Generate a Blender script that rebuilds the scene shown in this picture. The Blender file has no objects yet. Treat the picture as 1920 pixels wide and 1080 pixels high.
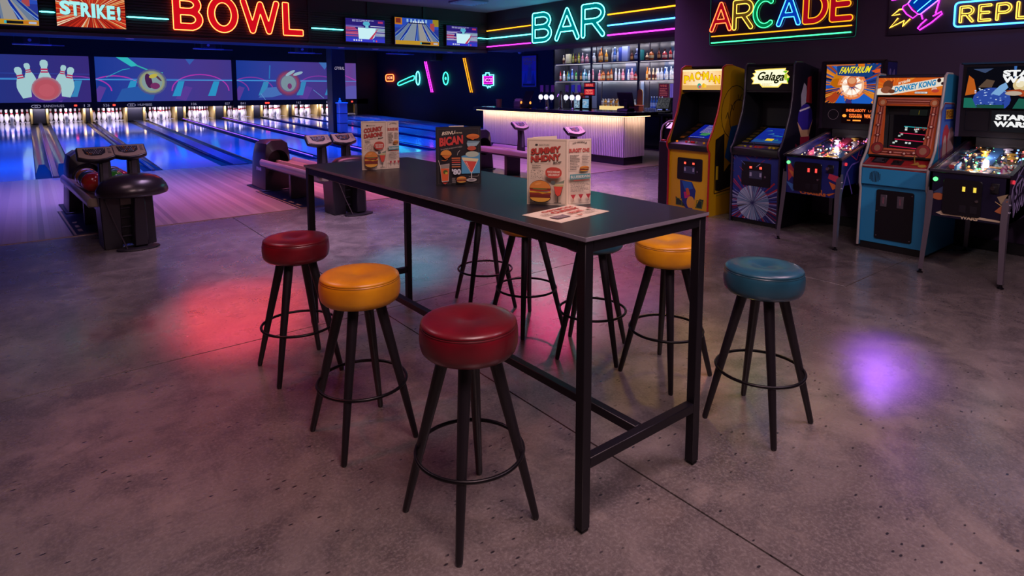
import bpy, bmesh, math, random
from mathutils import Vector, Matrix, Euler
S = bpy.context.scene
C = S.collection
R = math.radians
rng = random.Random(7)

# ---------------------------------------------------------------- camera, world, lights, exposure
cam_data = bpy.data.cameras.new('camera')
cam_data.sensor_width = 36.0
cam_data.lens = 36.0 * 1150 / 1920
cam_data.shift_y = -255 / 1920
cam_data.clip_start = 0.05
cam = bpy.data.objects.new('camera', cam_data)
C.objects.link(cam)
cam.location = (0, 0, 1.58)
cam.rotation_euler = (R(90) - math.atan(120 / 1150), 0, R(-38.2))
S.camera = cam
S.view_settings.view_transform = 'Standard'
S.view_settings.look = 'None'
S.view_settings.gamma = 1
S.view_settings.exposure = 0.0
S.view_settings.use_curve_mapping = False
W = bpy.data.worlds.new('world')
S.world = W
W.use_nodes = True
W.node_tree.nodes['Background'].inputs[0].default_value = (0.02, 0.016, 0.04, 1)
W.node_tree.nodes['Background'].inputs[1].default_value = 0.5


def area(name, loc, size, power, col, rot=(0, 0, 0), sy=None, spread=None):
    l = bpy.data.lights.new(name, 'AREA')
    l.energy = power
    l.color = col
    l.size = size
    if sy:
        l.shape = 'RECTANGLE'
        l.size_y = sy
    if spread:
        l.spread = R(spread)
    o = bpy.data.objects.new(name, l)
    o.location = loc
    o.rotation_euler = rot
    C.objects.link(o)
    return o


def spot(name, loc, target, power, col, cone=50, blend=.8, radius=.12):
    l = bpy.data.lights.new(name, 'SPOT')
    l.energy = power
    l.color = col
    l.spot_size = R(cone)
    l.spot_blend = blend
    l.shadow_soft_size = radius
    o = bpy.data.objects.new(name, l)
    o.location = loc
    d = Vector(target) - Vector(loc)
    o.rotation_euler = d.to_track_quat('-Z', 'Y').to_euler()
    C.objects.link(o)
    return o


# house lights over the concrete floor: dim, warm and pinkish
area('house_light_front', (0.9, 0.3, 3.42), 1.4, 96, (1, .63, .65))
area('house_light_right', (3.6, 0.2, 3.42), 1.4, 70, (1, .66, .84))
area('fill_left', (0.0, 4.6, 3.42), 1.2, 20, (1, .58, .7))  # unseen fill added to lift the left part of the concrete
area('fill_mid', (2.4, 6.3, 3.42), 1.4, 34, (.86, .56, 1), spread=75)  # unseen mauve fill added for the middle of the floor
area('house_light_bar', (6.8, 6.6, 3.42), 1.6, 105, (.84, .36, 1), spread=105)
# added spots without fixtures, standing in for the signs' reflections on the floor
spot('red_patch_fill', (1.7, 7.7, 3.4), (1.14, 4.6, 0), 1700, (1, .08, .15), 17, .8)
spot('red_patch_fill_low', (-1.2, 3.2, 3.35), (1.1, 3.2, 0), 120, (1, .03, .06), 42, 1)
spot('cyan_patch_fill', (4.2, 7.7, 3.4), (2.68, 4.85, 0), 800, (.05, .70, 1), 15, 1)
spot('magenta_patch_fill', (6.1, 6.7, 3.4), (3.75, 4.15, 0), 1100, (1, .02, .2), 28, .9)
spot('violet_patch_fill', (7.2, 2.62, 2.1), (3.95, 1.36, 0), 190, (.40, .12, 1), 9.5, 1)  # added below the rocket sign to throw a violet patch on the floor
spot('warm_patch_fill', (4.6, 3.6, 3.35), (2.95, 2.05, 0), 190, (1, .62, .1), 24, 1)
spot('cabinet_fill', (3.4, 4.6, 3.3), (6.6, 4.2, .9), 110, (1, .84, .8), 30, .9)  # unseen fill added to brighten the cabinet fronts
spot('cabinet_fill_right', (4.0, -1.4, 3.3), (6.8, 2.4, 1.1), 190, (1, .84, .88), 40, .9)  # unseen fill added to brighten the cabinets' near sides
# approach and lanes: blue floods behind the bulkhead, violet wash in front of it
area('lane_flood_near', (5.0, 15.6, 3.3), 14, 1000, (0, .085, 1), sy=2.2, spread=100)
area('lane_flood_mid', (5.5, 20.0, 3.3), 14, 700, (.0, .11, 1), sy=3.0, spread=70)
area('lane_flood_far', (6.0, 25.0, 3.3), 14, 700, (.01, .12, 1), sy=3.0, spread=70)
area('bar_sign_glow', (9.2, 10.3, 3.12), 2.2, 16, (.12, .85, 1), rot=(0, R(150), 0), sy=4.0)
area('approach_wash', (0.2, 11.2, 3.42), 4.0, 165, (.24, .19, 1), sy=2.0, spread=90)
area('approach_wash_pink', (4.2, 9.6, 3.42), 4.0, 120, (1, .24, .46), sy=1.2, spread=90)
area('approach_wash_bar', (7.6, 10.2, 3.42), 1.4, 110, (.42, .10, 1), sy=3.6, spread=120)
area('pin_light', (6.0, 28.84, .80), 14, 85, (.9, .78, 1), rot=(R(42), 0, 0), sy=.08, spread=125)

# ---------------------------------------------------------------- helpers


def lin(h):
    if isinstance(h, tuple):
        return h
    h = h.lstrip('#')
    out = []
    for i in (0, 2, 4):
        c = int(h[i:i + 2], 16) / 255
        out.append(c / 12.92 if c <= .04045 else ((c + .055) / 1.055) ** 2.4)
    return tuple(out)


_mats = {}


def M(col, rough=.5, metal=0, coat=0, bump=None, trans=0, spec=.5, var=None, name=None):
    key = (str(col), rough, metal, coat, str(bump), trans, spec, str(var))
    if key in _mats:
        return _mats[key]
    m = bpy.data.materials.new(name or 'surface')
    m.use_nodes = True
    nt = m.node_tree
    b = nt.nodes['Principled BSDF']
    c = lin(col)
    b.inputs['Base Color'].default_value = (*c, 1)
    b.inputs['Roughness'].default_value = rough
    b.inputs['Metallic'].default_value = metal
    b.inputs['Coat Weight'].default_value = coat
    b.inputs['Coat Roughness'].default_value = .15
    b.inputs['Specular IOR Level'].default_value = spec
    b.inputs['Transmission Weight'].default_value = trans
    if bump or var:
        tc = nt.nodes.new('ShaderNodeTexCoord')
    if bump:
        n = nt.nodes.new('ShaderNodeTexNoise')
        n.inputs['Scale'].default_value = bump[0]
        n.inputs['Detail'].default_value = 4
        bp = nt.nodes.new('ShaderNodeBump')
        bp.inputs['Strength'].default_value = bump[1]
        bp.inputs['Distance'].default_value = .004
        nt.links.new(tc.outputs['Object'], n.inputs['Vector'])
        nt.links.new(n.outputs['Fac'], bp.inputs['Height'])
        nt.links.new(bp.outputs['Normal'], b.inputs['Normal'])
    if var:                       # (scale, second colour)
        n2 = nt.nodes.new('ShaderNodeTexNoise')
        n2.inputs['Scale'].default_value = var[0]
        n2.inputs['Detail'].default_value = 5
        mx = nt.nodes.new('ShaderNodeMix')
        mx.data_type = 'RGBA'
        mx.inputs[6].default_value = (*c, 1)
        mx.inputs[7].default_value = (*lin(var[1]), 1)
        rp = nt.nodes.new('ShaderNodeMapRange')
        rp.inputs[1].default_value = .38
        rp.inputs[2].default_value = .66
        nt.links.new(tc.outputs['Object'], n2.inputs['Vector'])
        nt.links.new(n2.outputs['Fac'], rp.inputs[0])
        nt.links.new(rp.outputs[0], mx.inputs[0])
        nt.links.new(mx.outputs[2], b.inputs['Base Color'])
    _mats[key] = m
    return m


def E(col, strength=1.0):
    key = ('E', str(col), strength)
    if key in _mats:
        return _mats[key]
    m = bpy.data.materials.new('glow')
    m.use_nodes = True
    nt = m.node_tree
    nt.nodes.clear()
    e = nt.nodes.new('ShaderNodeEmission')
    e.inputs[0].default_value = (*lin(col), 1)
    e.inputs[1].default_value = strength
    o = nt.nodes.new('ShaderNodeOutputMaterial')
    nt.links.new(e.outputs[0], o.inputs[0])
    _mats[key] = m
    return m


class MB:
    def __init__(s):
        s.v, s.f, s.m, s.mi = [], [], [], 0

    def mat(s, i):
        s.mi = i
        return s

    def add(s, vs, fs):
        o = len(s.v)
        s.v += [tuple(p) for p in vs]
        s.f += [tuple(i + o for i in f) for f in fs]
        s.m += [s.mi] * len(fs)
        return s

    def box(s, x0, x1, y0, y1, z0, z1):
        return s.add([(x, y, z) for z in (z0, z1) for y in (y0, y1) for x in (x0, x1)],
                     [(0, 2, 3, 1), (4, 5, 7, 6), (0, 1, 5, 4), (2, 6, 7, 3), (0, 4, 6, 2), (1, 3, 7, 5)])

    def prism(s, pts, axis, a, b):
        def P(p, t):
            return (p[0], t, p[1]) if axis == 'y' else (t, p[0], p[1]) if axis == 'x' else (p[0], p[1], t)
        n = len(pts)
        return s.add([P(p, a) for p in pts] + [P(p, b) for p in pts],
                     [tuple(range(n)), tuple(range(2 * n - 1, n - 1, -1))] + [(i, i + n, (i + 1) % n + n, (i + 1) % n) for i in range(n)])

    def ring(s, rings, closed=False, caps=True):
        n = len(rings[0])
        k = len(rings)
        vs = [p for r in rings for p in r]
        fs = []
        for a in range(k if closed else k - 1):
            b = (a + 1) % k
            for i in range(n):
                j = (i + 1) % n
                fs.append((a * n + i, a * n + j, b * n + j, b * n + i))
        if caps and not closed:
            fs += [tuple(range(n - 1, -1, -1)), tuple((k - 1) * n + i for i in range(n))]
        return s.add(vs, fs)

    def lathe(s, prof, n=16, c=(0, 0, 0), sx=1, sy=1):
        return s.ring([[(c[0] + r * sx * math.cos(2 * math.pi * i / n), c[1] + r * sy * math.sin(2 * math.pi * i / n), c[2] + z) for i in range(n)] for r, z in prof])

    def cyl(s, p0, p1, r0, r1=None, n=12):
        return s.tube([p0, p1], [r0, r0 if r1 is None else r1], n)

    def tube(s, pts, r, n=6, closed=False):
        pts = [Vector(p) for p in pts]
        k = len(pts)
        if not isinstance(r, (list, tuple)):
            r = [r] * k
        tang = []
        for i in range(k):
            a = pts[(i - 1) % k] if (closed or i > 0) else pts[i]
            b = pts[(i + 1) % k] if (closed or i < k - 1) else pts[i]
            t = (b - a)
            tang.append(t.normalized() if t.length > 1e-9 else Vector((0, 0, 1)))
        nrm = tang[0].orthogonal().normalized()
        rings = []
        for i in range(k):
            t = tang[i]
            nrm = (nrm - t * nrm.dot(t))
            nrm = nrm.normalized() if nrm.length > 1e-6 else t.orthogonal().normalized()
            bn = t.cross(nrm)
            rings.append([pts[i] + (nrm * math.cos(2 * math.pi * j / n) + bn * math.sin(2 * math.pi * j / n)) * r[i] for j in range(n)])
        return s.ring(rings, closed)

    def ell(s, c, rx, ry, rz, nu=16, nv=10):
        prof = []
        for j in range(nv + 1):
            a = -math.pi / 2 + math.pi * j / nv
            prof.append((max(math.cos(a), .02), math.sin(a)))
        return s.ring([[(c[0] + rx * p * math.cos(2 * math.pi * i / nu), c[1] + ry * p * math.sin(2 * math.pi * i / nu), c[2] + rz * q) for i in range(nu)] for p, q in prof])

    def mesh(s, name, mats, bev=0, smooth=40, seg=1):
        me = bpy.data.meshes.new(name)
        me.from_pydata(s.v, [], s.f)
        for m in (mats if isinstance(mats, (list, tuple)) else [mats]):
            me.materials.append(m)
        for p, i in zip(me.polygons, s.m):
            p.material_index = i
        bm = bmesh.new()
        bm.from_mesh(me)
        bmesh.ops.recalc_face_normals(bm, faces=bm.faces)
        if bev:
            es = [e for e in bm.edges if len(e.link_faces) == 2 and e.calc_face_angle(0) > R(32)]
            bmesh.ops.bevel(bm, geom=es, offset=bev, segments=seg, profile=.6, affect='EDGES', clamp_overlap=True)
        bm.to_mesh(me)
        bm.free()
        if smooth:
            for p in me.polygons:
                p.use_smooth = True
            me.set_sharp_from_angle(angle=R(smooth))
        return me

    def build(s, name, mats, parent=None, bev=0, smooth=40, seg=1, loc=None):
        return put(name, s.mesh(name, mats, bev, smooth, seg), parent, loc)


def put(name, me, parent=None, loc=None, rot=None):
    o = bpy.data.objects.new(name, me)
    C.objects.link(o)
    if parent:
        o.parent = parent
    if loc:
        o.location = loc
    if rot:
        o.rotation_euler = rot
    return o


def tag(o, label, cat, group=None):
    o['label'] = label
    o['category'] = cat
    if group:
        o['group'] = group
    return o


def thing(name, label, cat, loc=(0, 0, 0), rz=0, group=None, rot=None):
    o = bpy.data.objects.new(name, None)
    C.objects.link(o)
    o.location = loc
    o.rotation_euler = rot or (0, 0, rz)
    return tag(o, label, cat, group)


def struct(o):
    o['kind'] = 'structure'
    return o


def stuff(o):
    o['kind'] = 'stuff'
    return o


def copy_tree(o, parent=None):
    c = o.copy()
    C.objects.link(c)
    if parent:
        c.parent = parent
    for ch in list(o.children):
        copy_tree(ch, c)
    return c


_gl = {}


def glyphs(text, off=0.0, fill=True):
    """outline or filled shapes of a word, scaled to a unit box"""
    key = (text, off, fill)
    if key in _gl:
        return _gl[key]
    cu = bpy.data.curves.new('t', 'FONT')
    cu.body = text
    cu.resolution_u = 3
    cu.fill_mode = 'FRONT' if fill else 'NONE'
    cu.offset = off
    ob = bpy.data.objects.new('t', cu)
    me = bpy.data.meshes.new_from_object(ob)
    vs = [(v.co.x, v.co.y) for v in me.vertices]
    x0 = min(v[0] for v in vs)
    x1 = max(v[0] for v in vs)
    y0 = min(v[1] for v in vs)
    y1 = max(v[1] for v in vs)
    vs = [((x - x0) / (x1 - x0), (y - y0) / (y1 - y0)) for x, y in vs]
    if fill:
        res = (vs, [tuple(p.vertices) for p in me.polygons])
    else:
        nb = {}
        for e in me.edges:
            a, b = e.vertices
            nb.setdefault(a, []).append(b)
            nb.setdefault(b, []).append(a)
        loops, seen = [], set()
        for st in nb:
            if st in seen:
                continue
            lp, prev, cur = [], None, st
            while cur not in seen:
                seen.add(cur)
                lp.append(vs[cur])
                nx = [q for q in nb[cur] if q != prev and q not in seen]
                prev = cur
                if not nx:
                    break
                cur = nx[0]
            if len(lp) > 3:
                loops.append(lp)
        res = loops
    bpy.data.meshes.remove(me)
    bpy.data.objects.remove(ob)
    bpy.data.curves.remove(cu)
    _gl[key] = res
    return res


def clip_poly(pts, x0, y0, x1, y1):
    for ax, lim, sg in ((0, x0, 1), (0, x1, -1), (1, y0, 1), (1, y1, -1)):
        out = []
        for i in range(len(pts)):
            a, b = pts[i - 1], pts[i]
            ia, ib = (a[ax] - lim) * sg >= 0, (b[ax] - lim) * sg >= 0
            if ia != ib:
                t = (lim - a[ax]) / (b[ax] - a[ax])
                out.append((a[0] + (b[0] - a[0]) * t, a[1] + (b[1] - a[1]) * t))
            if ib:
                out.append(b)
        pts = out
        if not pts:
            break
    return pts


class Art:
    """flat print (or a lit screen) laid on a plane: o + u*x + v*y, each later layer a hair proud"""

    def __init__(s, o, u, v, em=0, clip=None, step=.00035, rough=.55):
        s.o, s.u, s.v = Vector(o), Vector(u).normalized(), Vector(v).normalized()
        s.n = s.u.cross(s.v)
        s.em, s.clip, s.h, s.step, s.rough = em, clip, .0006, step, rough
        s.b, s.mats, s.idx = MB(), [], {}

    def _mi(s, col, em):
        k = (col, em)
        if k not in s.idx:
            s.idx[k] = len(s.mats)
            s.mats.append(E(col, em) if em else M(col, s.rough))
        return s.idx[k]

    def P(s, p):
        return s.o + s.u * p[0] + s.v * p[1] + s.n * s.h

    def poly(s, pts, col, em=None, lift=True):
        if s.clip:
            pts = clip_poly(list(pts), *s.clip)
            if len(pts) < 3:
                return s
        if lift:
            s.h += s.step
        s.b.mat(s._mi(col, s.em if em is None else em))
        s.b.add([s.P(p) for p in pts], [tuple(range(len(pts)))])
        return s

    def rect(s, x0, y0, x1, y1, col, em=None):
        return s.poly([(x0, y0), (x1, y0), (x1, y1), (x0, y1)], col, em)

    def ellipse(s, cx, cy, rx, ry, col, em=None, n=18, a0=0, a1=360, rot=0):
        c, d = math.cos(R(rot)), math.sin(R(rot))
        pts = []
        for i in range(n + (a1 - a0 < 360)):
            a = R(a0 + (a1 - a0) * i / n)
            x, y = rx * math.cos(a), ry * math.sin(a)
            pts.append((cx + x * c - y * d, cy + x * d + y * c))
        return s.poly(pts, col, em)

    def line(s, pts, w, col, em=None):
        for a, b in zip(pts, pts[1:]):
            d = Vector((b[0] - a[0], b[1] - a[1]))
            if d.length < 1e-6:
                continue
            d = d.normalized() * w / 2
            p = (-d.y, d.x)
            s.poly([(a[0] - p[0], a[1] - p[1]), (b[0] - p[0], b[1] - p[1]), (b[0] + p[0], b[1] + p[1]), (a[0] + p[0], a[1] + p[1])], col, em)
        return s

    def frame(s, x0, y0, x1, y1, w, col, em=None):
        return s.line([(x0, y0), (x1, y0), (x1, y1), (x0, y1), (x0, y0)], w, col, em)

    def burst(s, cx, cy, r0, r1, n, cols, em=None, seed=1, thick=.5):
        g = random.Random(seed)
        for i in range(n):
            a = 2 * math.pi * (i + g.random() * .7) / n
            da = math.pi / n * thick * (.4 + g.random())
            q0 = r0 * (.5 + g.random())
            s.poly([(cx + q0 * math.cos(a), cy + q0 * math.sin(a)), (cx + r1 * math.cos(a - da), cy + r1 * math.sin(a - da)),
                    (cx + r1 * math.cos(a + da), cy + r1 * math.sin(a + da))], g.choice(cols), em, lift=(i % 8 == 0))
        return s

    def text(s, t, x, y, w, h, col, em=None, bold=.0, slant=0, rise=0, arch=0):
        vs, fs = glyphs(t, bold)
        s.h += s.step
        s.b.mat(s._mi(col, s.em if em is None else em))
        s.b.add([s.P((x + a * w + b * slant * h, y + b * h + a * rise + arch * (1 - (2 * a - 1) ** 2))) for a, b in vs], fs)
        return s

    def scribble(s, x, y, w, n, lh, col, seed=3):
        """rows of tiny illegible print"""
        g = random.Random(seed)
        for i in range(n):
            xx = x
            s.h += s.step
            while xx < x + w * (.6 + .4 * g.random()):
                q = w * (.05 + .13 * g.random())
                s.poly([(xx, y - i * lh), (min(xx + q, x + w), y - i * lh), (min(xx + q, x + w), y - i * lh + lh * .45), (xx, y - i * lh + lh * .45)], col, lift=False)
                xx += q + w * .025
        return s

    def build(s, name, parent=None):
        me = s.b.mesh(name, s.mats, smooth=0)
        return put(name, me, parent)


def rrect(x0, y0, x1, y1, r, n=5):
    pts = []
    for cx, cy, a in ((x1 - r, y0 + r, -90), (x1 - r, y1 - r, 0), (x0 + r, y1 - r, 90), (x0 + r, y0 + r, 180)):
        for i in range(n + 1):
            t = R(a + 90 * i / n)
            pts.append((cx + r * math.cos(t), cy + r * math.sin(t)))
    return pts


def ellp(cx, cy, rx, ry, n=24):
    return [(cx + rx * math.cos(2 * math.pi * i / n), cy + ry * math.sin(2 * math.pi * i / n)) for i in range(n)]


def chaikin(p, k=1):
    for _ in range(k):
        q = []
        for i in range(len(p)):
            a, b = p[i], p[(i + 1) % len(p)]
            q += [(a[0] * .75 + b[0] * .25, a[1] * .75 + b[1] * .25), (a[0] * .25 + b[0] * .75, a[1] * .25 + b[1] * .75)]
        p = q
    return p


NEON = dict(red=(14, 1.05, .25), yellow=(6, 2.9, .22), cyan=(.7, 8.5, 8.5), green=(.25, 5, 1.4), blue=(.35, 2.6, 8), magenta=(4, .14, 4),
            orange=(3.4, 1.15, .04), violet=(3.4, .7, 8), white=(3, 4, 6), gold=(5, 2.6, .3), teal=(.2, 4.6, 3.2))


def neon(name, parent, o, u, v, paths, colour, r=.008, closed=True, lift=.03, k=1.0):
    o, u, v = Vector(o), Vector(u), Vector(v)
    n = u.cross(v)
    for p in paths:
        b = MB().tube([o + u * a + v * c + n * lift for a, c in p], r, 6, closed)
        ob = b.build(name, E(NEON[colour], k), parent, smooth=60)
    return ob


def arc_(cx, cy, rx, ry, a0, a1, n=14):
    return [(cx + rx * math.cos(R(a0 + (a1 - a0) * i / n)), cy + ry * math.sin(R(a0 + (a1 - a0) * i / n))) for i in range(n + 1)]


def strokes(ch):
    """centre lines of a letter in a unit box"""
    bowl = lambda y0, y1, x: [(0, y0), (x - .42, y0)] + arc_(x - .42, (y0 + y1) / 2, .42, (y1 - y0) / 2, -90, 90) + [(0, y1)]
    return {'B': [[(0, 0), (0, 1)], bowl(.52, 1, .94), bowl(0, .52, 1)], 'O': [arc_(.5, .5, .5, .5, 0, 360, 48)],
            'W': [[(0, 1), (.25, 0), (.5, .93), (.75, 0), (1, 1)]], 'L': [[(0, 1), (0, 0), (1, 0)]],
            'A': [[(0, 0), (.5, 1), (1, 0)], [(.17, .32), (.83, .32)]], 'R': [[(0, 0), (0, 1)], bowl(.48, 1, 1), [(.5, .48), (1, 0)]],
            'C': [arc_(.52, .5, .52, .5, 52, 308, 36)], 'D': [[(0, 0), (0, 1), (.4, 1)] + arc_(.4, .5, .6, .5, 90, -90, 22) + [(0, 0)]],
            'E': [[(1, 1), (0, 1), (0, 0), (1, 0)], [(0, .52), (.85, .52)]], 'P': [[(0, 0), (0, 1)], bowl(.44, 1, 1)],
            'Y': [[(0, 1), (.5, .5), (1, 1)], [(.5, .5), (.5, 0)]]}[ch]


def letter_loops(ch, box, hw, rnd):
    """outline of the stroked letter, found on a distance grid"""
    import numpy as np
    x0, y0, x1, y1 = box
    sx, sy = x1 - x0 - 2 * hw, y1 - y0 - 2 * hw
    segs = []
    for st in strokes(ch):
        p = [(x0 + hw + a * sx, y0 + hw + b * sy) for a, b in st]
        segs += list(zip(p, p[1:]))
    h = max(y1 - y0, x1 - x0) / 110
    gx, gy = np.arange(x0 - 4 * h, x1 + 4 * h, h), np.arange(y0 - 4 * h, y1 + 4 * h, h)
    X, Y = np.meshgrid(gx, gy)
    D = np.full(X.shape, 9.)
    for (ax, ay), (bx, by) in segs:
        L = math.hypot(bx - ax, by - ay)
        if L < 1e-6:
            continue
        ux, uy = (bx - ax) / L, (by - ay) / L
        t = (X - ax) * ux + (Y - ay) * uy
        q = np.abs(-(X - ax) * uy + (Y - ay) * ux)
        if rnd >= hw or L < .08:
            e = np.maximum(np.maximum(-t, t - L), 0)
            d = np.hypot(e, q) - hw
        else:                                   # square ended bar with small corner rounding
            ex, ey = np.abs(t - L / 2) - (L / 2 + hw - rnd), q - (hw - rnd)
            d = np.hypot(np.maximum(ex, 0), np.maximum(ey, 0)) + np.minimum(np.maximum(ex, ey), 0) - rnd
        D = np.minimum(D, d)
    nxt = {}
    ny, nx = D.shape

    def pt(i, j, k, l):
        a, b = D[i, j], D[k, l]
        t = a / (a - b)
        return (gx[j] + (gx[l] - gx[j]) * t, gy[i] + (gy[k] - gy[i]) * t)
    P = {}
    for i in range(ny - 1):
        for j in range(nx - 1):
            c = (D[i, j] < 0, D[i, j + 1] < 0, D[i + 1, j + 1] < 0, D[i + 1, j] < 0)
            if all(c) or not any(c):
                continue
            cor = ((i, j), (i, j + 1), (i + 1, j + 1), (i + 1, j))
            ent, ext = [], []
            for e in range(4):
                u, v = e, (e + 1) % 4
                if c[u] != c[v]:
                    k = tuple(sorted((cor[u], cor[v])))
                    if k not in P:
                        P[k] = pt(*cor[u], *cor[v])
                    (ext if c[u] else ent).append(k)
            for a, b in zip(ext, ent):
                nxt[a] = b
    loops = []
    while nxt:
        s0 = next(iter(nxt))
        lp, cur = [], s0
        while cur in nxt:
            lp.append(P[cur])
            cur = nxt.pop(cur)
        if len(lp) > 8:
            loops.append(lp[::2])
    return loops


def fill_loops(loops):
    cu = bpy.data.curves.new('f', 'CURVE')
    cu.dimensions = '2D'
    cu.fill_mode = 'FRONT'
    for lp in loops:
        sp = cu.splines.new('POLY')
        sp.points.add(len(lp) - 1)
        for q, (a, b) in zip(sp.points, lp):
            q.co = (a, b, 0, 1)
        sp.use_cyclic_u = True
    ob = bpy.data.objects.new('f', cu)
    me = bpy.data.meshes.new_from_object(ob)
    r = [(v.co.x, v.co.y) for v in me.vertices], [tuple(p.vertices) for p in me.polygons]
    bpy.data.meshes.remove(me)
    bpy.data.objects.remove(ob)
    bpy.data.curves.remove(cu)
    return r


def neon_letter(ch, parent, o, u, v, box, colour, face, r=.01, hw=.05, rnd=.1, k=1.0, chan=.02):
    """an outlined tube letter in front of a coloured, softly lit face"""
    loops = letter_loops(ch, box, hw, rnd)
    neon('letter_tube', parent, o, u, v, loops, colour, r, True, chan + r, k)
    if face:
        vs, fs = fill_loops(loops)
        O, U, V = Vector(o), Vector(u), Vector(v)
        N = U.cross(V)
        MB().add([O + U * a + V * b + N * chan for a, b in vs], fs).build('letter_face', E(face, 1.0), parent, smooth=0)


X_, Y_, Z_ = Vector((1, 0, 0)), Vector((0, 1, 0)), Vector((0, 0, 1))
black = M('#0b0a0e', .45)
blackm = M('#08080b', .6)
blackg = M('#09090d', .18, coat=.4)
steel = M('#b8b4bc', .25, 1)
chrome = M('#d8d8e0', .12, 1)
ORD = ['first', 'second', 'third', 'fourth', 'fifth', 'sixth', 'seventh', 'eighth', 'ninth', 'tenth', 'eleventh', 'twelfth', 'thirteenth', 'fourteenth', 'fifteenth', 'sixteenth']

# ---------------------------------------------------------------- structure


def concrete():
    m = bpy.data.materials.new('polished_concrete')
    m.use_nodes = True
    nt = m.node_tree
    L = nt.links.new
    b = nt.nodes['Principled BSDF']
    g = nt.nodes.new('ShaderNodeNewGeometry')

    def noise(sc, det, rough=.55, dist=0):
        n = nt.nodes.new('ShaderNodeTexNoise')
        n.inputs['Scale'].default_value = sc
        n.inputs['Detail'].default_value = det
        n.inputs['Roughness'].default_value = rough
        n.inputs['Distortion'].default_value = dist
        L(g.outputs['Position'], n.inputs['Vector'])
        return n

    def ramp(src, a, c, lo=0., hi=1.):
        r = nt.nodes.new('ShaderNodeMapRange')
        r.inputs[1].default_value, r.inputs[2].default_value, r.inputs[3].default_value, r.inputs[4].default_value = a, c, lo, hi
        L(src, r.inputs[0])
        return r.outputs[0]

    def mix(f, a, c):
        x = nt.nodes.new('ShaderNodeMix')
        x.data_type = 'RGBA'
        for i, q in ((6, a), (7, c)):
            if isinstance(q, tuple):
                x.inputs[i].default_value = (*q, 1)
            else:
                L(q, x.inputs[i])
        L(f, x.inputs[0])
        return x.outputs[2]
    n1, n2, n3, n4 = noise(.8, 7, .62, .8), noise(4.2, 9, .68, .4), noise(75, 4, .7), noise(1.5, 5, .55, 1.2)
    c = mix(ramp(n1.outputs['Fac'], .40, .60), (.135, .115, .108), (.255, .218, .20))
    c = mix(ramp(n2.outputs['Fac'], .47, .60, 0, .75), c, (.095, .082, .08))
    n5 = noise(1.1, 8, .7, 1.6)
    c = mix(ramp(n5.outputs['Fac'], .52, .61, 0, .6), c, (.062, .052, .055))
    n6 = noise(2.3, 9, .72, .9)
    c = mix(ramp(n6.outputs['Fac'], .54, .64, 0, .38), c, (.34, .285, .24))
    c = mix(ramp(n3.outputs['Fac'], .46, .66, 0, .55), c, (.29, .27, .25))
    vor = nt.nodes.new('ShaderNodeTexVoronoi')            # small elongated pits
    vor.inputs['Scale'].default_value = 24
    mp = nt.nodes.new('ShaderNodeMapping')
    mp.inputs['Rotation'].default_value = (0, 0, .25)
    mp.inputs['Scale'].default_value = (.62, 1.3, 1)
    L(g.outputs['Position'], mp.inputs['Vector'])
    L(mp.outputs[0], vor.inputs['Vector'])
    pit = ramp(vor.outputs['Distance'], .10, .17, 1, 0)
    cell = nt.nodes.new('ShaderNodeSeparateColor')
    L(vor.outputs['Color'], cell.inputs[0])
    pick = ramp(cell.outputs[0], .28, .32)
    gate = ramp(n4.outputs['Fac'], .45, .50)

    def mul(a_, b_):
        q = nt.nodes.new('ShaderNodeMath')
        q.operation = 'MULTIPLY'
        L(a_, q.inputs[0])
        L(b_, q.inputs[1])
        return q
    mm = mul(mul(pit, pick).outputs[0], gate)
    c = mix(mm.outputs[0], c, (.022, .02, .024))
    vc = nt.nodes.new('ShaderNodeTexVoronoi')             # hairline cracks
    vc.feature = 'DISTANCE_TO_EDGE'
    vc.inputs['Scale'].default_value = .55
    wv = nt.nodes.new('ShaderNodeVectorMath')
    wv.operation = 'MULTIPLY_ADD'
    L(n2.outputs['Color'], wv.inputs[0])
    wv.inputs[1].default_value = (.5, .5, 0)
    L(g.outputs['Position'], wv.inputs[2])
    L(wv.outputs[0], vc.inputs['Vector'])
    cr = ramp(vc.outputs['Distance'], .0, .0035, .3, 0)
    c = mix(cr, c, (.07, .06, .06))
    L(c, b.inputs['Base Color'])
    L(ramp(n2.outputs['Fac'], .3, .7, .24, .34), b.inputs['Roughness'])
    b.inputs['Specular IOR Level'].default_value = .55
    b.inputs['Coat Weight'].default_value = .7
    b.inputs['Coat Roughness'].default_value = .16
    bp = nt.nodes.new('ShaderNodeBump')
    bp.inputs['Strength'].default_value = .22
    bp.inputs['Distance'].default_value = .003
    sm = nt.nodes.new('ShaderNodeMath')
    sm.operation = 'SUBTRACT'
    L(n2.outputs['Fac'], sm.inputs[0])
    L(mm.outputs[0], sm.inputs[1])
    s2 = nt.nodes.new('ShaderNodeMath')
    s2.operation = 'MULTIPLY_ADD'
    L(noise(32, 5, .6).outputs['Fac'], s2.inputs[0])
    s2.inputs[1].default_value = .5
    L(sm.outputs[0], s2.inputs[2])
    L(s2.outputs[0], bp.inputs['Height'])
    L(bp.outputs['Normal'], b.inputs['Normal'])
    return m


CON = concrete()
floor = struct(MB().box(-6, 13.9, -4.5, 31, -.12, -.012).build('floor', M('#161315', .8)))
ys = lambda a, b: (a + .004, b - .004)
for i, (x0, x1, y0, y1) in enumerate([(-6, 1.885, -4.5, 3.92), (-6, 1.885, 3.92, 7.95), (1.885, 5.05, -4.5, 3.92), (1.885, 5.05, 3.92, 7.95),
                                     (5.05, 13.9, -4.5, 2.1), (5.05, 13.9, 2.1, 7.95)]):
    MB().box(*ys(x0, x1), *ys(y0, y1), -.012, 0).build('slab', CON, floor, bev=.0008)
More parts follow.
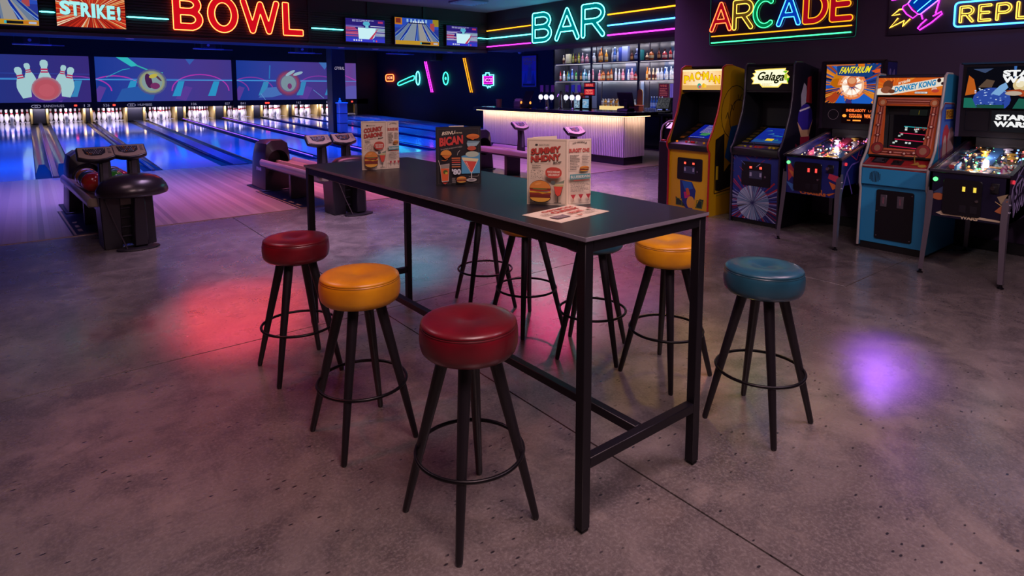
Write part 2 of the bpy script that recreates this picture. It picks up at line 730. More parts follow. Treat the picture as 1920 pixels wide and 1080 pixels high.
# timber approach in front of the lanes
BOARD = [M('#a08a80', .3, coat=.35, bump=(30, .05)), M('#94807a', .32, coat=.35, bump=(30, .05)), M('#aa948a', .28, coat=.35, bump=(30, .05)), M('#8a7670', .3, coat=.35, bump=(30, .05))]
appr = struct(MB().box(-6, 13.9, 7.955, 13.4, -.012, -.002).build('approach_floor', M('#8d7b78', .35)))
bmesh_boards = [MB().box(0, .0498, 7.965, 13.395, -.002, .0012).mesh('board', BOARD[k], bev=.0003) for k in range(4)]
for i in range(212):
    put('board', bmesh_boards[rng.choice([0, 0, 1, 1, 2, 2, 3])], appr, (-1.2 + i * .05, 0, 0))
MB().box(-6, 13.9, 7.945, 7.968, -.01, .006).build('edge_strip', M('#a58a7c', .3, .7), appr)
for i, (x, rz) in enumerate([(.56, .05), (2.99, .04), (6.98, .03)]):
    o = put('inlay_panel', MB().box(-.27, .27, 0, 1.75, .0012, .0035).mesh('inlay_panel', M('#141833', .3, coat=.3)), appr, (x, 7.98, 0), (0, 0, rz))
    a = Art((0, 0, .0036), X_, Y_)
    a.frame(-.245, .03, .245, 1.72, .02, '#8a7048')
    a.rect(-.2, .2, -.16, .35, '#8a7048').rect(-.2, .45, -.16, .6, '#8a7048').rect(-.2, .75, -.16, .82, '#8a7048')
    a.build('inlay_line', o)

navy = M('#141126', .75, bump=(40, .1))
plum = M('#3a2844', .8, bump=(40, .08))
struct(MB().box(7.3, 7.5, -4.5, 5.53, 0, 3.5).build('wall_arcade', plum))
struct(MB().box(7.5, 14.1, 5.33, 5.53, 0, 3.5).build('wall_return', plum))
struct(MB().box(13.95, 14.15, 5.53, 31.2, 0, 3.5).build('wall_right', navy))
struct(MB().box(-6.2, 14.1, 30.9, 31.1, 0, 3.5).build('wall_far', blackm))
struct(MB().box(-6.2, -6, -4.7, 31, 0, 3.5).build('wall_left', navy))
struct(MB().box(-6, 7.3, -4.7, -4.5, 0, 3.5).build('wall_back', navy))
struct(MB().box(-6.2, 14.1, -4.7, 31, 3.5, 3.6).build('ceiling', M('#5c6672', .8, bump=(8, .2))))
struct(MB().box(7.275, 7.299, -4.5, 5.53, 0, .11).build('baseboard_arcade', blackm, bev=.004))
struct(MB().box(13.92, 13.949, 14.9, 30.9, .02, .12).build('baseboard_right', blackm))

# bulkhead carrying the big neon word and the screens
bulk = struct(MB().box(-6, 9.4, 13.0, 14.05, 2.49, 3.499).build('bulkhead', M('#1b1620', .7)))
MB().box(-6, 9.4, 12.965, 12.999, 2.47, 2.53).build('lip_rail', M('#2c2638', .45), bulk, bev=.004)
b = MB()
for x0, x1 in ((-6, 4.75), (4.8, 9.39)):
    for i in range(13):
        z = 2.58 + i * .05
        b.box(x0, x1, 12.984, 12.999, z, z + .034)
stuff(b.build('batten', M('#17131a', .5), bulk))
for x in (4.775, 6.12, 7.55):
    MB().box(x - .03, x + .03, 12.975, 12.999, 2.53, 3.495).build('seam_cover', M('#14101a', .5), bulk)
for x in (1.55, 5.62, 6.45, 8.5):
    MB().lathe([(.06, 0), (.07, .004), (.07, .012)], 14, (x, 13.35, 2.478)).build('downlight', M('#b9a9b0', .4), bulk)

bbulk = struct(MB().box(9.4, 10.2, 5.54, 13.0, 2.53, 3.499).build('bar_bulkhead', M('#15111c', .7)))
MB().box(9.39, 10.2, 5.54, 13.0, 2.515, 2.53).build('soffit_panel', M('#3a3040', .6), bbulk)
MB().box(9.386, 9.4, 5.54, 13.0, 2.53, 2.56).build('lip_rail', M('#241c30', .5), bbulk)

# masking unit with lit panels above the pins
MY = 28.7
mask = struct(MB().box(-4, 13.4, MY + .02, MY + .35, 2.79, 3.499).build('masking_wall', blackm))
MB().box(-4, 13.4, MY, MY + .1, .805, 1.035).build('lower_panel', M('#15122a', .4), mask)
MB().box(12.83, 13.94, MY, MY + .3, 0, 3.49).build('end_panel', M('#140d18', .6), mask)
for x in (2.02, 7.14):
    MB().box(x - .09, x + .09, MY - .06, MY + .15, .72, 2.81).build('divider_post', M('#120e1e', .5), mask)
PAN = [(-3.4, 1.93, 0), (2.11, 7.05, 1), (7.23, 11.5, 2), (12.2, 12.8, 3)]


def masking_panel(x0, x1, kind):
    w, h = x1 - x0, 1.74
    b = MB().box(x0, x1, MY + .01, MY + .05, 1.04, 2.79)
    o = b.build('lit_panel', M('#20205a', .5), mask)
    a = Art((x0, MY + .009, 1.045), X_, Z_, em=.85, clip=(0, 0, w, h), step=.0006)
    cols = ['#1f3c9c', '#29409f', '#33419f', '#3b3f9c', '#433d98', '#4a3b94', '#4b3a8e', '#443a92']
    if kind == 0:
        cols = ['#1e3a94', '#22388f', '#2a3588', '#343184', '#3c2e80']
    if kind == 3:
        cols = ['#6b4a9e', '#6a4496', '#644a9c']
    n = 40
    for i in range(n):
        t = i / n * (len(cols) - 1)
        p, q = lin(cols[int(t)]), lin(cols[min(int(t) + 1, len(cols) - 1)])
        f = t - int(t)
        a.poly([(w * i / n, 0), (w * (i + 1) / n + .002, 0), (w * (i + 1) / n + .002, h), (w * i / n, h)], tuple(p[k] + (q[k] - p[k]) * f for k in range(3)), lift=False)
    a.h += .0006
    if kind == 3:
        a.line([(0, .86), (w, .86)], .03, '#5a8ee0')
        a.line([(0, 1.15), (.25, 1.05), (w, .9)], .04, '#b03ab0')
        a.ellipse(.4, .3, .6, .35, '#5f5ab4')
        return a.build('panel_print', o)
    # soft street of shapes
    xs = 2.42 if kind == 0 else 0
    for cx, rr in ((.62, .95), (3.7, 1.1), (-.3, .8)) if kind else ((.6, .9), (4.9, .9)):
        pts = [(cx + rr * math.cos(R(t)), .42 + rr * .62 * math.sin(R(t))) for t in range(0, 181, 10)]
        a.line(pts, .045, '#b638b4' if kind == 1 else '#8a3aa8')
        a.poly([(cx - rr * .9, .1), (cx - rr * .55, .62), (cx - rr * .3, .55), (cx - rr * .55, 0)], '#5d3f9f')
    for cx in (.9, 2.6, 3.95) if kind else (.1, 4.6):
        a.poly([(cx, .2), (cx + .25, .82), (cx + .48, .82), (cx + .3, .2)], '#2f9ad0' if kind == 1 else '#3a8cc4')
    a.line([(0, .86), (w, .86)], .035, '#4aa8ee')
    a.line([(0, .905), (w, .905)], .012, '#3a6fd0')
    if kind == 0:
        a.line([(0, 1.08), (w, 1.06)], .012, '#3456c0')
        a.ellipse(3.97, .5, .85, .5, '#453092').ellipse(3.97, .45, .7, .42, '#553294')
        # five big pins and a red ball among them
        for px, py, s, rot in ((3.4, .18, 1.0, 12), (3.58, .52, .82, 9), (4.36, .5, .8, -12), (4.55, .2, 1.0, -11), (3.95, .3, 1.12, 0)):
            prof = [(.0, .0), (.13, .0), (.19, .28), (.2, .42), (.16, .6), (.085, .78), (.08, .88), (.11, .98), (.1, 1.08), (.05, 1.13), (0, 1.135)]
            c_, d_ = math.cos(R(rot)), math.sin(R(rot))
            tf = lambda q: (px + s * (q[0] * c_ - q[1] * d_), py + s * (q[0] * d_ + q[1] * c_))
            a.poly([tf(q) for q in prof] + [tf((-q[0], q[1])) for q in prof[::-1]], '#9fc6cc', 1.0)
            for z in (.71, .8):
                a.poly([tf(q) for q in ((-.1, z), (.1, z), (.095, z + .05), (-.095, z + .05))], '#b02c5a', 1.0)
        for rr, c in ((.45, '#b08a9c'), (.42, '#b8687c'), (.37, '#c45a6a'), (.24, '#cc6070')):
            a.ellipse(3.98, .5 - (.42 - rr) * .3, rr, rr * .98, c, .8)
    elif kind == 1:
        a.poly([(.6, .0), (.85, .5), (1.5, .62), (2.0, .35), (1.9, .05)], '#2c5cae').poly([(.7, h), (1.1, h), (1.45, 1.42), (1.2, 1.38)], '#35c0c8')
        a.line([(1.35, 1.45), (1.9, 1.2), (2.3, 1.15)], .05, '#3ab4b0').poly([(3.15, h), (3.5, h), (3.3, 1.5)], '#3a62b8')
        a.line([(.35, .95), (.9, 1.25), (1.15, 1.3)], .03, '#2fa0c0')
        for rr, c in ((.52, '#6a6fae'), (.46, '#9aa8a0'), (.42, '#bfc69c'), (.36, '#a8c4c8')):
            a.ellipse(1.9, .78, rr * 1.02, rr, c, .55)
        a.ellipse(1.78, .82, .12, .3, '#4a2050', rot=10).ellipse(2.0, .62, .17, .13, '#7a3068').ellipse(2.12, .95, .04, .18, '#5a3a50', rot=40).ellipse(1.95, 1.02, .16, .08, '#c8b84a', rot=20)
    else:
        a.poly([(.9, .1), (1.3, .55), (2.1, .62), (2.2, .3), (1.5, .12)], '#4a74c0').poly([(3.7, h), (4.2, h), (3.98, 1.4)], '#4474c0')
        a.line([(1.4, .95), (1.45, 1.55)], .05, '#2c78c0').line([(3.4, .45), (3.9, .05)], .02, '#6aa0dc').line([(1.2, .0), (1.0, .3)], .02, '#6aa0dc')
        for rr, c in ((.6, '#6a4a9c'), (.54, '#9a4a86'), (.48, '#b2527e'), (.42, '#8a6ea8'), (.36, '#9cb8c8')):
            a.ellipse(2.25, .75, rr * .95, rr, c, .55)
        a.ellipse(2.35, 1.22, .25, .07, '#9ab8cc', rot=30).ellipse(2.7, 1.2, .24, .07, '#9ab8cc', rot=18).ellipse(2.3, .62, .1, .13, '#7a3a78')
    a.build('panel_print', o)


for p in PAN:
    masking_panel(*p)
a = Art((0, MY - .001, 0), X_, Z_, em=.45)
for x, t, w in ((.35, 'EANDHUES', .62), (3.36, 'HUMBEE', .5)):
    for q in (-.17, -.07):
        a.line([(x + q + .09 * math.cos(R(k)), .905 + .05 * math.sin(R(k))) for k in range(0, 361, 30)], .018, '#b8b4e0')
    a.text(t, x + .1, .865, w, .09, '#b8b4e0')
for x, t in ((1.68, '13'), (2.3, '526'), (5.4, '106'), (6.72, '827'), (7.36, '841'), (9.82, '163'), (11.25, '11')):
    a.text(t, x, .86, .2, .1, '#b8b4e0')
a.build('lettering', mask)
for x in (1.42, 2.66, 8.45, 8.55, 12.55):
    MB().box(x - .045, x + .045, MY - .03, MY, .88, .95).build('red_lamp', E((3.2, .12, .08), 1), mask, bev=.012)

# ---------------------------------------------------------------- lanes, gutters, pins
SL = .3 / 16
LC = [-.5, 1.12, 2.5, 4.28, 5.76, 7.35, 8.9, 10.33, 11.62, 12.75]
LW = 1.04
bed_m = bpy.data.materials.new('lane_boards')
bed_m.use_nodes = True
_n = bed_m.node_tree
_b = _n.nodes['Principled BSDF']
_b.inputs['Roughness'].default_value = .13
_b.inputs['Coat Weight'].default_value = .5
_b.inputs['Coat Roughness'].default_value = .06
_tc, _mp, _no, _mx = [_n.nodes.new(q) for q in ('ShaderNodeNewGeometry', 'ShaderNodeMapping', 'ShaderNodeTexNoise', 'ShaderNodeMix')]
_mx.data_type = 'RGBA'
_mp.inputs['Scale'].default_value = (26, .12, 1)
_no.inputs['Scale'].default_value = 1
_no.inputs['Detail'].default_value = 2
_mx.inputs[6].default_value = (.20, .25, .36, 1)
_mx.inputs[7].default_value = (.32, .37, .48, 1)
_n.links.new(_tc.outputs['Position'], _mp.inputs[0])
_n.links.new(_mp.outputs[0], _no.inputs['Vector'])
_n.links.new(_no.outputs['Fac'], _mx.inputs[0])
_n.links.new(_mx.outputs[2], _b.inputs['Base Color'])
gut_m = M('#101830', .25, coat=.4)
cap_m = M('#20264a', .22, coat=.4)
capl = M('#2c4272', .3, coat=.2)
LEN = 15.55
for i, xc in enumerate(LC):
    t = thing('bowling_lane', f'polished {ORD[i]} bowling lane from the left wall, running to the lit masking panels', 'lane', (xc, 13.402, 0),
              group='bowling lanes', rot=(math.atan(SL), 0, 0))
    y_in = 2.2 if i == 9 else 0
    MB().box(-LW / 2, LW / 2, y_in, LEN, -.05, 0).build('lane_bed', bed_m, t, bev=.003)
    MB().box(-LW / 2, LW / 2, LEN, LEN + 1.3, -.05, 0).build('pin_deck', M('#b8b4c4', .2, coat=.3), t)
    gl = (xc - LC[i - 1] - LW) if i else .8
    gr = (LC[i + 1] - xc - LW) if i < 9 else .34
    capw = lambda g: .3 if g > .65 else .09 if g > .45 else .05 if g > .3 else .03
    for s, g in ((-1, gl), (1, gr)):
        if s == 1 and i < 9:
            cw = capw(g)
            m = cap_m if cw < .2 else capl
            x0 = LW / 2 + (g - cw) / 2
            MB().box(x0, x0 + cw, .0, LEN - .32, -.05, .035 if cw < .2 else .02).build('capping', m, t, bev=.006)
            MB().box(x0 - .012, x0, .0, LEN - .32, -.02, .03).build('capping_edge', M('#3a55a0', .15, .6), t)
        gw = (g - capw(g)) / 2 if not (s == 1 and i == 9) else .3
        x = LW / 2
        pts = [(x, 0), (x + .012, -.03), (x + gw * .3, -.062), (x + gw * .7, -.062), (x + gw - .003, -.03), (x + gw - .003, -.09), (x, -.09)]
        MB().prism([(s * p[0], p[1]) for p in pts], 'y', y_in, LEN - .32).build('gutter', gut_m, t)
    # kickback walls beside the pins
    gw = gr
    k = MB()
    x0 = LW / 2 + .02
    k.box(x0, x0 + .07, LEN - .02, LEN + 1.3, -.05, .56)
    k.box(x0 + gw - .11, x0 + gw - .04, LEN - .02, LEN + 1.3, -.05, .56)
    k.build('kickback', M('#d8bc70', .45), t, bev=.01)
    if gw > .3:
        MB().box(x0 + .09, x0 + gw - .13, LEN + .1, LEN + 1.2, -.05, .5).build('kickback_panel', M('#22222c', .35), t)
    MB().box(-LW / 2 + .01, LW / 2 - .01, LEN + 1.3, LEN + 1.36, -.05, .8).build('pit_curtain', blackm, t)
    if i in (3, 4):
        MB().box(x0 + gr / 2 - .04, x0 + gr / 2 - .02, .3, LEN - .5, .036, .044).build('led_strip', E((.75, .22, 2.6), .8), t)

pin_me = MB()
prof = [(.026, 0), (.03, .01), (.044, .045), (.056, .09), (.0605, .115), (.056, .16), (.043, .2), (.03, .24), (.0235, .265), (.0235, .285), (.03, .32), (.0324, .345), (.028, .368), (.014, .38)]
pin_me.lathe(prof, 14)
PINM = [M('#f0eef2', .3, coat=.3), M('#b01c2c', .35)]
me = pin_me.mesh('bowling_pin', PINM, smooth=60)
for p in me.polygons:
    if .235 < p.center.z < .262 or .27 < p.center.z < .3:
        p.material_index = 1
rows = [('head pin', 0, 0), ('second-row left pin', 1, -.5), ('second-row right pin', 1, .5), ('third-row left pin', 2, -1), ('third-row middle pin', 2, 0),
        ('third-row right pin', 2, 1), ('back-row outer left pin', 3, -1.5), ('back-row inner left pin', 3, -.5), ('back-row inner right pin', 3, .5), ('back-row outer right pin', 3, 1.5)]
for i, xc in enumerate(LC[:9]):
    for nm, r, q in rows:
        if i == 8 and nm not in ('head pin', 'second-row left pin', 'third-row left pin', 'back-row outer left pin'):
            continue
        y = 28.93 + r * .264
        o = put('bowling_pin', me, None, (xc + q * .305, y, SL * (y - 13.402) + .001))
        o.scale = (1.2, 1.2, 1.33)
        tag(o, f'white bowling pin, {nm} of the {ORD[i]} lane from the left', 'pin', f'pins on the {ORD[i]} lane')

# pillar between the lanes
pil = struct(MB().box(7.9, 8.36, 19.6, 20.05, 0, 3.5).build('pillar', M('#2a1420', .4, coat=.2), bev=.01))
a = Art((7.9, 19.6, 0), X_, Z_, em=.6)
a.text('CFYRAL', .09, 2.18, .34, .1, '#d8c8e8', slant=.2)
a.build('lettering', pil)
t = thing('equipment_box', 'small lavender grey box standing against the foot of the dark pillar', 'box', (8.13, 19.42, .114))
MB().box(-.13, .14, -.13, .13, 0, .95).build('body', M('#b4a4cc', .3, coat=.3), t, bev=.012)
MB().box(-.16, .16, -.15, .15, .95, 1.0).build('lid', M('#cfc4e0', .3), t, bev=.01)
MB().lathe([(.03, 0), (.05, .03), (.035, .06), (.02, .09), (.028, .12), (.012, .14)], 10, (-.06, 0, 1.0)).build('knob', M('#d8d4e8', .3), t)
for z in (.3, .62):
    MB().box(-.132, .142, -.134, .134, z, z + .025).build('band', M('#3a2a4c', .4), t)

# ---------------------------------------------------------------- table
tm = M('#1a171f', .42, coat=.12, bump=(90, .04))
tmetal = M('#17151d', .38, .3)
tb = thing('bar_table', 'long black poseur table with slim square steel legs and menus on its top', 'table', (1.79, 2.7, 0))
T = lambda x, y: (x - 1.79, y - 2.7)
top = [T(1.44, 1.43), T(2.14, 1.43), T(2.146, 3.955), T(1.393, 3.975)]
MB().prism(top, 'z', 1.066, 1.08).build('tabletop', tm, tb, bev=.0015)
for i in range(4):
    a, b = Vector(top[i]), Vector(top[(i + 1) % 4])
    d = (b - a).normalized()
    n = Vector((d.y, -d.x)) * .0016
    MB().prism([tuple(a), tuple(b), tuple(b + n), tuple(a + n)], 'z', 1.0668, 1.0792).build('lit_edge_band', M('#7a7480', .4), tb)  # laminate edge, front light painted in as a paler grey
ins = [T(1.446, 1.437), T(2.134, 1.437), T(2.14, 3.945), T(1.4, 3.965)]
MB().prism([(p[0] * 1.003, p[1] * 1.001) for p in ins], 'z', 1.0625, 1.066).build('top_highlight', M('#d4d0dc', .35), tb)  # near-white strip painting the highlight line between top and apron


def bar(a, b, h0, h1, w, name):
    a, b = Vector(a), Vector(b)
    d = (b - a).normalized()
    n = Vector((-d.y, d.x)) * w / 2
    MB().prism([tuple(a - n), tuple(b - n), tuple(b + n), tuple(a + n)], 'z', h0, h1).build(name, tmetal, tb, bev=.0025)


cs = [Vector(p) for p in ins]
ctr = sum(cs, Vector((0, 0))) / 4
lg = []
for p in cs:
    q = Vector((p.x + (.02 if p.x < 0 else -.02), p.y + (.02 if p.y < 0 else -.02)))
    lg.append(q)
    MB().box(q.x - .02, q.x + .02, q.y - .02, q.y + .02, .012, 1.0625).build('leg', tmetal, tb, bev=.002)
    MB().box(q.x - .017, q.x + .017, q.y - .017, q.y + .017, 0, .012).build('foot_cap', blackm, tb, bev=.003)
for i in range(4):
    a, b = lg[i], lg[(i + 1) % 4]
    d = (b - a).normalized() * .0205
    bar(a + d, b - d, 1.022, 1.0624, .038, 'apron_rail')
for i, j in ((0, 1), (2, 3)):
    a, b = lg[i], lg[j]
    d = (b - a).normalized() * .0205
    bar(a + d, b - d, .235, .275, .038, 'crossbar')
ma, mb_ = (lg[0] + lg[1]) / 2, (lg[2] + lg[3]) / 2
d = (mb_ - ma).normalized() * .0195
bar(ma + d, mb_ - d, .236, .274, .038, 'stretcher')
# ---------------------------------------------------------------- stools
wood = M('#17131a', .42, coat=.15, bump=(60, .08))


def leather(c, c2):
    return M(c, .36, coat=.22, bump=(55, .10), var=(7, c2))


SEAT = {'red': leather('#700e1e', '#5a0e1a'), 'yellow': leather('#e09a14', '#c88412'), 'teal': leather('#215468', '#1a4658')}
seat_prof = [(.02, .636), (.145, .636), (.16, .64), (.171, .652), (.1765, .67), (.1785, .695), (.1775, .72), (.1745, .737), (.1725, .7405), (.1715, .742), (.1735, .7445), (.171, .7505),
             (.163, .757), (.145, .762), (.115, .7645), (.08, .7638), (.05, .7605), (.03, .7565), (.014, .753), (.002, .752)]
seat_mesh = {}
for k, m in SEAT.items():
    seat_mesh[k] = MB().lathe(seat_prof, 48).mesh('seat', m, smooth=70)
seam_mesh = {k: MB().tube([(.1738 * math.cos(2 * math.pi * i / 48), .1738 * math.sin(2 * math.pi * i / 48), .7375) for i in range(48)], .0016, 5, True).mesh('seam', M(c, .5)) for k, c in
             (('red', '#4c1018'), ('yellow', '#8a5a14'), ('teal', '#173c48'))}
ZR = .262
rr_ = .086 + (.245 * .98 - .086) * (1 - ZR / .64)
leg_mesh = MB().tube([(.244, 0, 0), (.2435, 0, .006), (.243, 0, .012), (.17, 0, .31), (.086, 0, .638)], [.0105, .0125, .0132, .019, .0245], 14).mesh('leg', wood, smooth=60)
rad_ring = .197
ring_mesh = MB().tube([(rad_ring * math.cos(2 * math.pi * i / 56), rad_ring * math.sin(2 * math.pi * i / 56), ZR) for i in range(56)], .0075, 8, True).mesh('foot_ring', M('#141217', .35, .4), smooth=80)
plate_mesh = MB().lathe([(.01, .628), (.13, .628), (.13, .637), (.01, .637)], 28).mesh('seat_plate', blackm)


def stool(x, y, rot, col, label):
    t = thing('bar_stool', label, 'stool', (x, y, 0), R(rot), 'round leather bar stools around the black table')
    s = put('seat', seat_mesh[col], t)
    put('seam', seam_mesh[col], s)
    put('seat_plate', plate_mesh, t)
    for k in range(4):
        put('leg', leg_mesh, t, rot=(0, 0, R(45 + 90 * k)))
    put('foot_ring', ring_mesh, t)


stool(1.12, 3.365, 0, 'red', 'red leather bar stool nearest the lanes, behind the yellow one')
stool(1.115, 2.517, 1, 'yellow', 'mustard yellow leather bar stool standing between the two red stools')
stool(1.195, 1.77, 2, 'red', 'large red leather bar stool closest to the camera')
stool(2.642, 1.462, 1, 'teal', 'teal leather bar stool standing clear of the table on the concrete')
stool(2.69, 2.044, 0, 'yellow', 'yellow leather bar stool seen behind the near right table leg')
stool(2.58, 2.5, 34, 'teal', 'teal leather bar stool half hidden behind the near corner of the table')
stool(2.53, 3.06, 0, 'yellow', 'yellow leather bar stool tucked behind the table with only its rim showing')
stool(2.565, 3.58, -18, 'red', 'farthest bar stool behind the table, only its dark legs showing')

# ---------------------------------------------------------------- menus
CREAM = M('#d9cdb4', .6)
INK = '#2b2623'


def burger(a, x, y, w, h):
    a.ellipse(x + w / 2, y + h * .22, w * .5, h * .24, '#1f1a14').ellipse(x + w / 2, y + h * .235, w * .48, h * .21, '#d9a440')
    a.rect(x + w * .02, y + h * .22, x + w * .98, y + h * .42, '#6e261c')
    a.rect(x, y + h * .36, x + w, y + h * .46, '#8a3024')
    a.poly([(x, y + h * .45), (x + w, y + h * .45), (x + w, y + h * .52), (x + w * .8, y + h * .46), (x + w * .6, y + h * .4), (x + w * .45, y + h * .47), (x + w * .2, y + h * .51), (x, y + h * .52)], '#e0b030')
    a.rect(x + w * .02, y + h * .52, x + w * .98, y + h * .6, '#a63424').rect(x, y + h * .58, x + w, y + h * .66, '#7c2c20')
    a.ellipse(x + w * .5, y + h * .62, w * .35, h * .04, '#6c7a3a')
    a.ellipse(x + w / 2, y + h * .64, w * .5, h * .37, '#3a2413', a0=0, a1=180).ellipse(x + w / 2, y + h * .65, w * .485, h * .345, '#d0873a', a0=0, a1=180)
    a.ellipse(x + w * .4, y + h * .85, w * .16, h * .05, '#dd9c50', rot=12)


def cocktail(a, x, y, w, h):
    a.poly([(x + w * .15, y + h * .75), (x + w * .95, y + h * .75), (x + w * .75, y + h * .36), (x + w * .5, y + h * .3), (x + w * .3, y + h * .38)], '#2b2623')
    a.poly([(x + w * .19, y + h * .73), (x + w * .91, y + h * .73), (x + w * .72, y + h * .38), (x + w * .5, y + h * .32), (x + w * .33, y + h * .4)], '#cf4a3a')
    a.poly([(x + w * .15, y + h * .73), (x + w * .95, y + h * .73), (x + w * 1.0, y + h * .82), (x + w * .2, y + h * .82)], '#b8b880')
    a.poly([(x + w * .3, y + h * .84), (x + w * 1.05, y + h), (x + w, y + h * .86)], '#7a8a72')
    a.rect(x + w * .47, y + h * .06, x + w * .54, y + h * .32, '#3a332e').rect(x + w * .2, y + h * .03, x + w * .8, y + h * .055, '#2b2623')
    a.ellipse(x + w * .12, y + h * .88, w * .2, h * .09, '#56605a')


def glass_row(a, x, y, n, dx, w, h):
    for i in range(n):
        a.poly([(x + i * dx - w / 2, y + h), (x + i * dx + w / 2, y + h), (x + i * dx, y + h * .25)], '#a8323a')
        a.rect(x + i * dx - .0012, y, x + i * dx + .0012, y + h * .3, '#7a3038')


def front_print(o, u, w, h, l1, l2, parent):
    a = Art(o, u, Z_)
    a.frame(w * .035, h * .025, w * .965, h * .975, .0009, '#6f675c')
    a.ellipse(w * .24, h * .91, w * .035, h * .012, INK).text('RIDSTORE', w * .3, h * .9, w * .26, h * .018, INK)
    for dx, c in ((.0009, INK), (0, '#b03a30')):
        a.text(l1, w * .1 + dx, h * .755 - dx, w * .74, h * .095, c, bold=.05, rise=h * .05)
        a.text(l2, w * .1 + dx, h * .645 - dx, w * .74, h * .095, c, bold=.05, rise=h * .045)
    a.line([(w * .1, h * .615), (w * .6, h * .645)], .0012, '#4a443e').text('BOP', w * .66, h * .63, w * .2, h * .028, INK, bold=.04, rise=h * .012)
    a.scribble(w * .14, h * .592, w * .22, 3, h * .016, '#5a534a')
    g = random.Random(5)
    for i in range(46):
        p, q = w * (.11 + .3 * g.random()), h * (.4 + .13 * g.random())
        a.rect(p, q, p + w * .018, q + h * .006, '#3a352f')
    a.poly([(w * (.48 + .4 * p), h * (.42 + .165 * q)) for p, q in rrect(0, 0, 1, 1, .42)], '#bc4436')
    a.text('NICE DREAMS', w * .53, h * .5, w * .31, h * .03, '#e6dac4', bold=.04).text('DELUXEOUT', w * .55, h * .455, w * .28, h * .032, '#e6dac4', bold=.04)
    burger(a, w * .09, h * .05, w * .53, h * .335)
    cocktail(a, w * .64, h * .04, w * .3, h * .36)
    return a.build('print', parent)


def side_print(o, u, w, h, parent, head):
    a = Art(o, u, Z_)
    a.frame(w * .04, h * .025, w * .95, h * .975, .0008, '#6f675c')
    a.text('LO WHIVLE', w * .2, h * .925, w * .6, h * .025, INK, bold=.03, arch=h * .014)
    a.text(head, w * .05, h * .8, w * .86, h * .06, '#b84a40', bold=.04)
    a.scribble(w * .08, h * .75, w * .42, 10, h * .023, '#6a6258').scribble(w * .58, h * .75, w * .34, 6, h * .023, '#857c70', 9)
    burger(a, w * .46, h * .51, w * .4, h * .085)
    a.rect(w * .04, h * .4, w * .92, h * .475, '#4f8f92').text('BLUEBERWM', w * .08, h * .415, w * .8, h * .042, '#cfd6c4', bold=.02)
    a.rect(w * .2, h * .375, w * .85, h * .385, '#a8483e')
    a.scribble(w * .06, h * .34, w * .84, 8, h * .018, '#857c70', 4)
    glass_row(a, w * .17, h * .07, 3, w * .32, w * .22, h * .1)
    return a.build('print', parent)


def panel(p0, p1, h, name, parent, m, th=.0018):
    p0, p1 = Vector((*p0, 0)), Vector((*p1, 0))
    u = (p1 - p0).normalized()
    n = u.cross(Z_)
    q = [tuple((p0)[:2]), tuple(p1[:2]), tuple((p1 - n * th)[:2]), tuple((p0 - n * th)[:2])]
    o = MB().prism(q, 'z', 0, h).build(name, m, parent, bev=.0004)
    return o, p0, u, (p1 - p0).length


TZ = 1.0805
# far cream menu
t = thing('folded_menu', 'cream folded menu standing at the far end of the black table', 'menu', (1.65, 3.47, TZ), group='menus on the black table')
L0 = lambda x, y: (x - 1.65, y - 3.47)
o, p, u, w = panel(L0(1.581, 3.492), L0(1.724, 3.443), .298, 'front_panel', t, CREAM)
front_print(p, u, w, .298, 'COUNKY', 'DABON?', o)
o, p, u, w = panel(L0(1.7235, 3.4455), L0(1.811, 3.447), .296, 'side_panel', t, CREAM)
side_print(p + u * .006, u, w - .006, .296, o, 'BURGEE ME')
panel(L0(1.584, 3.497), L0(1.70, 3.56), .296, 'back_panel', t, CREAM)
# black menu
BLK = M('#17151a', .55)
t = thing('folded_menu', 'black folded menu with red lettering and drink drawings in the middle of the table', 'menu', (1.72, 2.63, TZ), group='menus on the black table')
L0 = lambda x, y: (x - 1.72, y - 2.63)
o, p, u, w = panel(L0(1.616, 2.681), L0(1.827, 2.582), .303, 'front_panel', t, BLK)
h = .303
a = Art(p, u, Z_)
a.frame(w * .05, h * .04, w * .95, h * .96, .0007, '#6a655e')
a.text('BSINU', w * .13, h * .855, w * .28, h * .06, '#d8d0b4', bold=.02, slant=.3, rise=h * .02).text('ATM RISE', w * .42, h * .885, w * .16, h * .022, '#c8b890', bold=.03)
a.text('BICAN', w * .08, h * .665, w * .52, h * .15, '#c23a34', bold=.05, rise=h * .045)
a.text('THICKSANDWICHED', w * .1, h * .6, w * .48, h * .025, '#9a9488', bold=.01, rise=h * .05)
a.ellipse(w * .82, h * .83, w * .15, h * .05, '#2a1a12').ellipse(w * .82, h * .832, w * .145, h * .045, '#c8702c').poly([(w * .68, h * .82), (w * .96, h * .84), (w * .82, h * .77)], '#b85c24')
a.poly([(w * .68, h * .72), (w * .97, h * .74), (w * .9, h * .67), (w * .7, h * .66)], '#8fb0b4').poly([(w * .7, h * .76), (w * .97, h * .75), (w * .97, h * .73), (w * .68, h * .72)], '#6d8f98')
a.ellipse(w * .79, h * .63, w * .1, h * .04, '#b05038')
a.poly([(w * .56, h * .2), (w * .97, h * .2), (w * .97, h * .55), (w * .9, h * .56), (w * .56, h * .5)], '#4d97b8')
a.ellipse(w * .8, h * .53, w * .15, h * .05, '#a8bca4')
a.poly([(w * .56, h * .47), (w * .94, h * .44), (w * .8, h * .22), (w * .76, h * .22)], '#d8d4c0').poly([(w * .61, h * .42), (w * .9, h * .4), (w * .795, h * .23), (w * .765, h * .23)], '#c8453a')
a.poly([(w * .56, h * .48), (w * .94, h * .45), (w * .9, h * .4), (w * .62, h * .43)], '#d8d49c').poly([(w * .64, h * .4), (w * .68, h * .4), (w * .76, h * .25)], '#e89a8c')
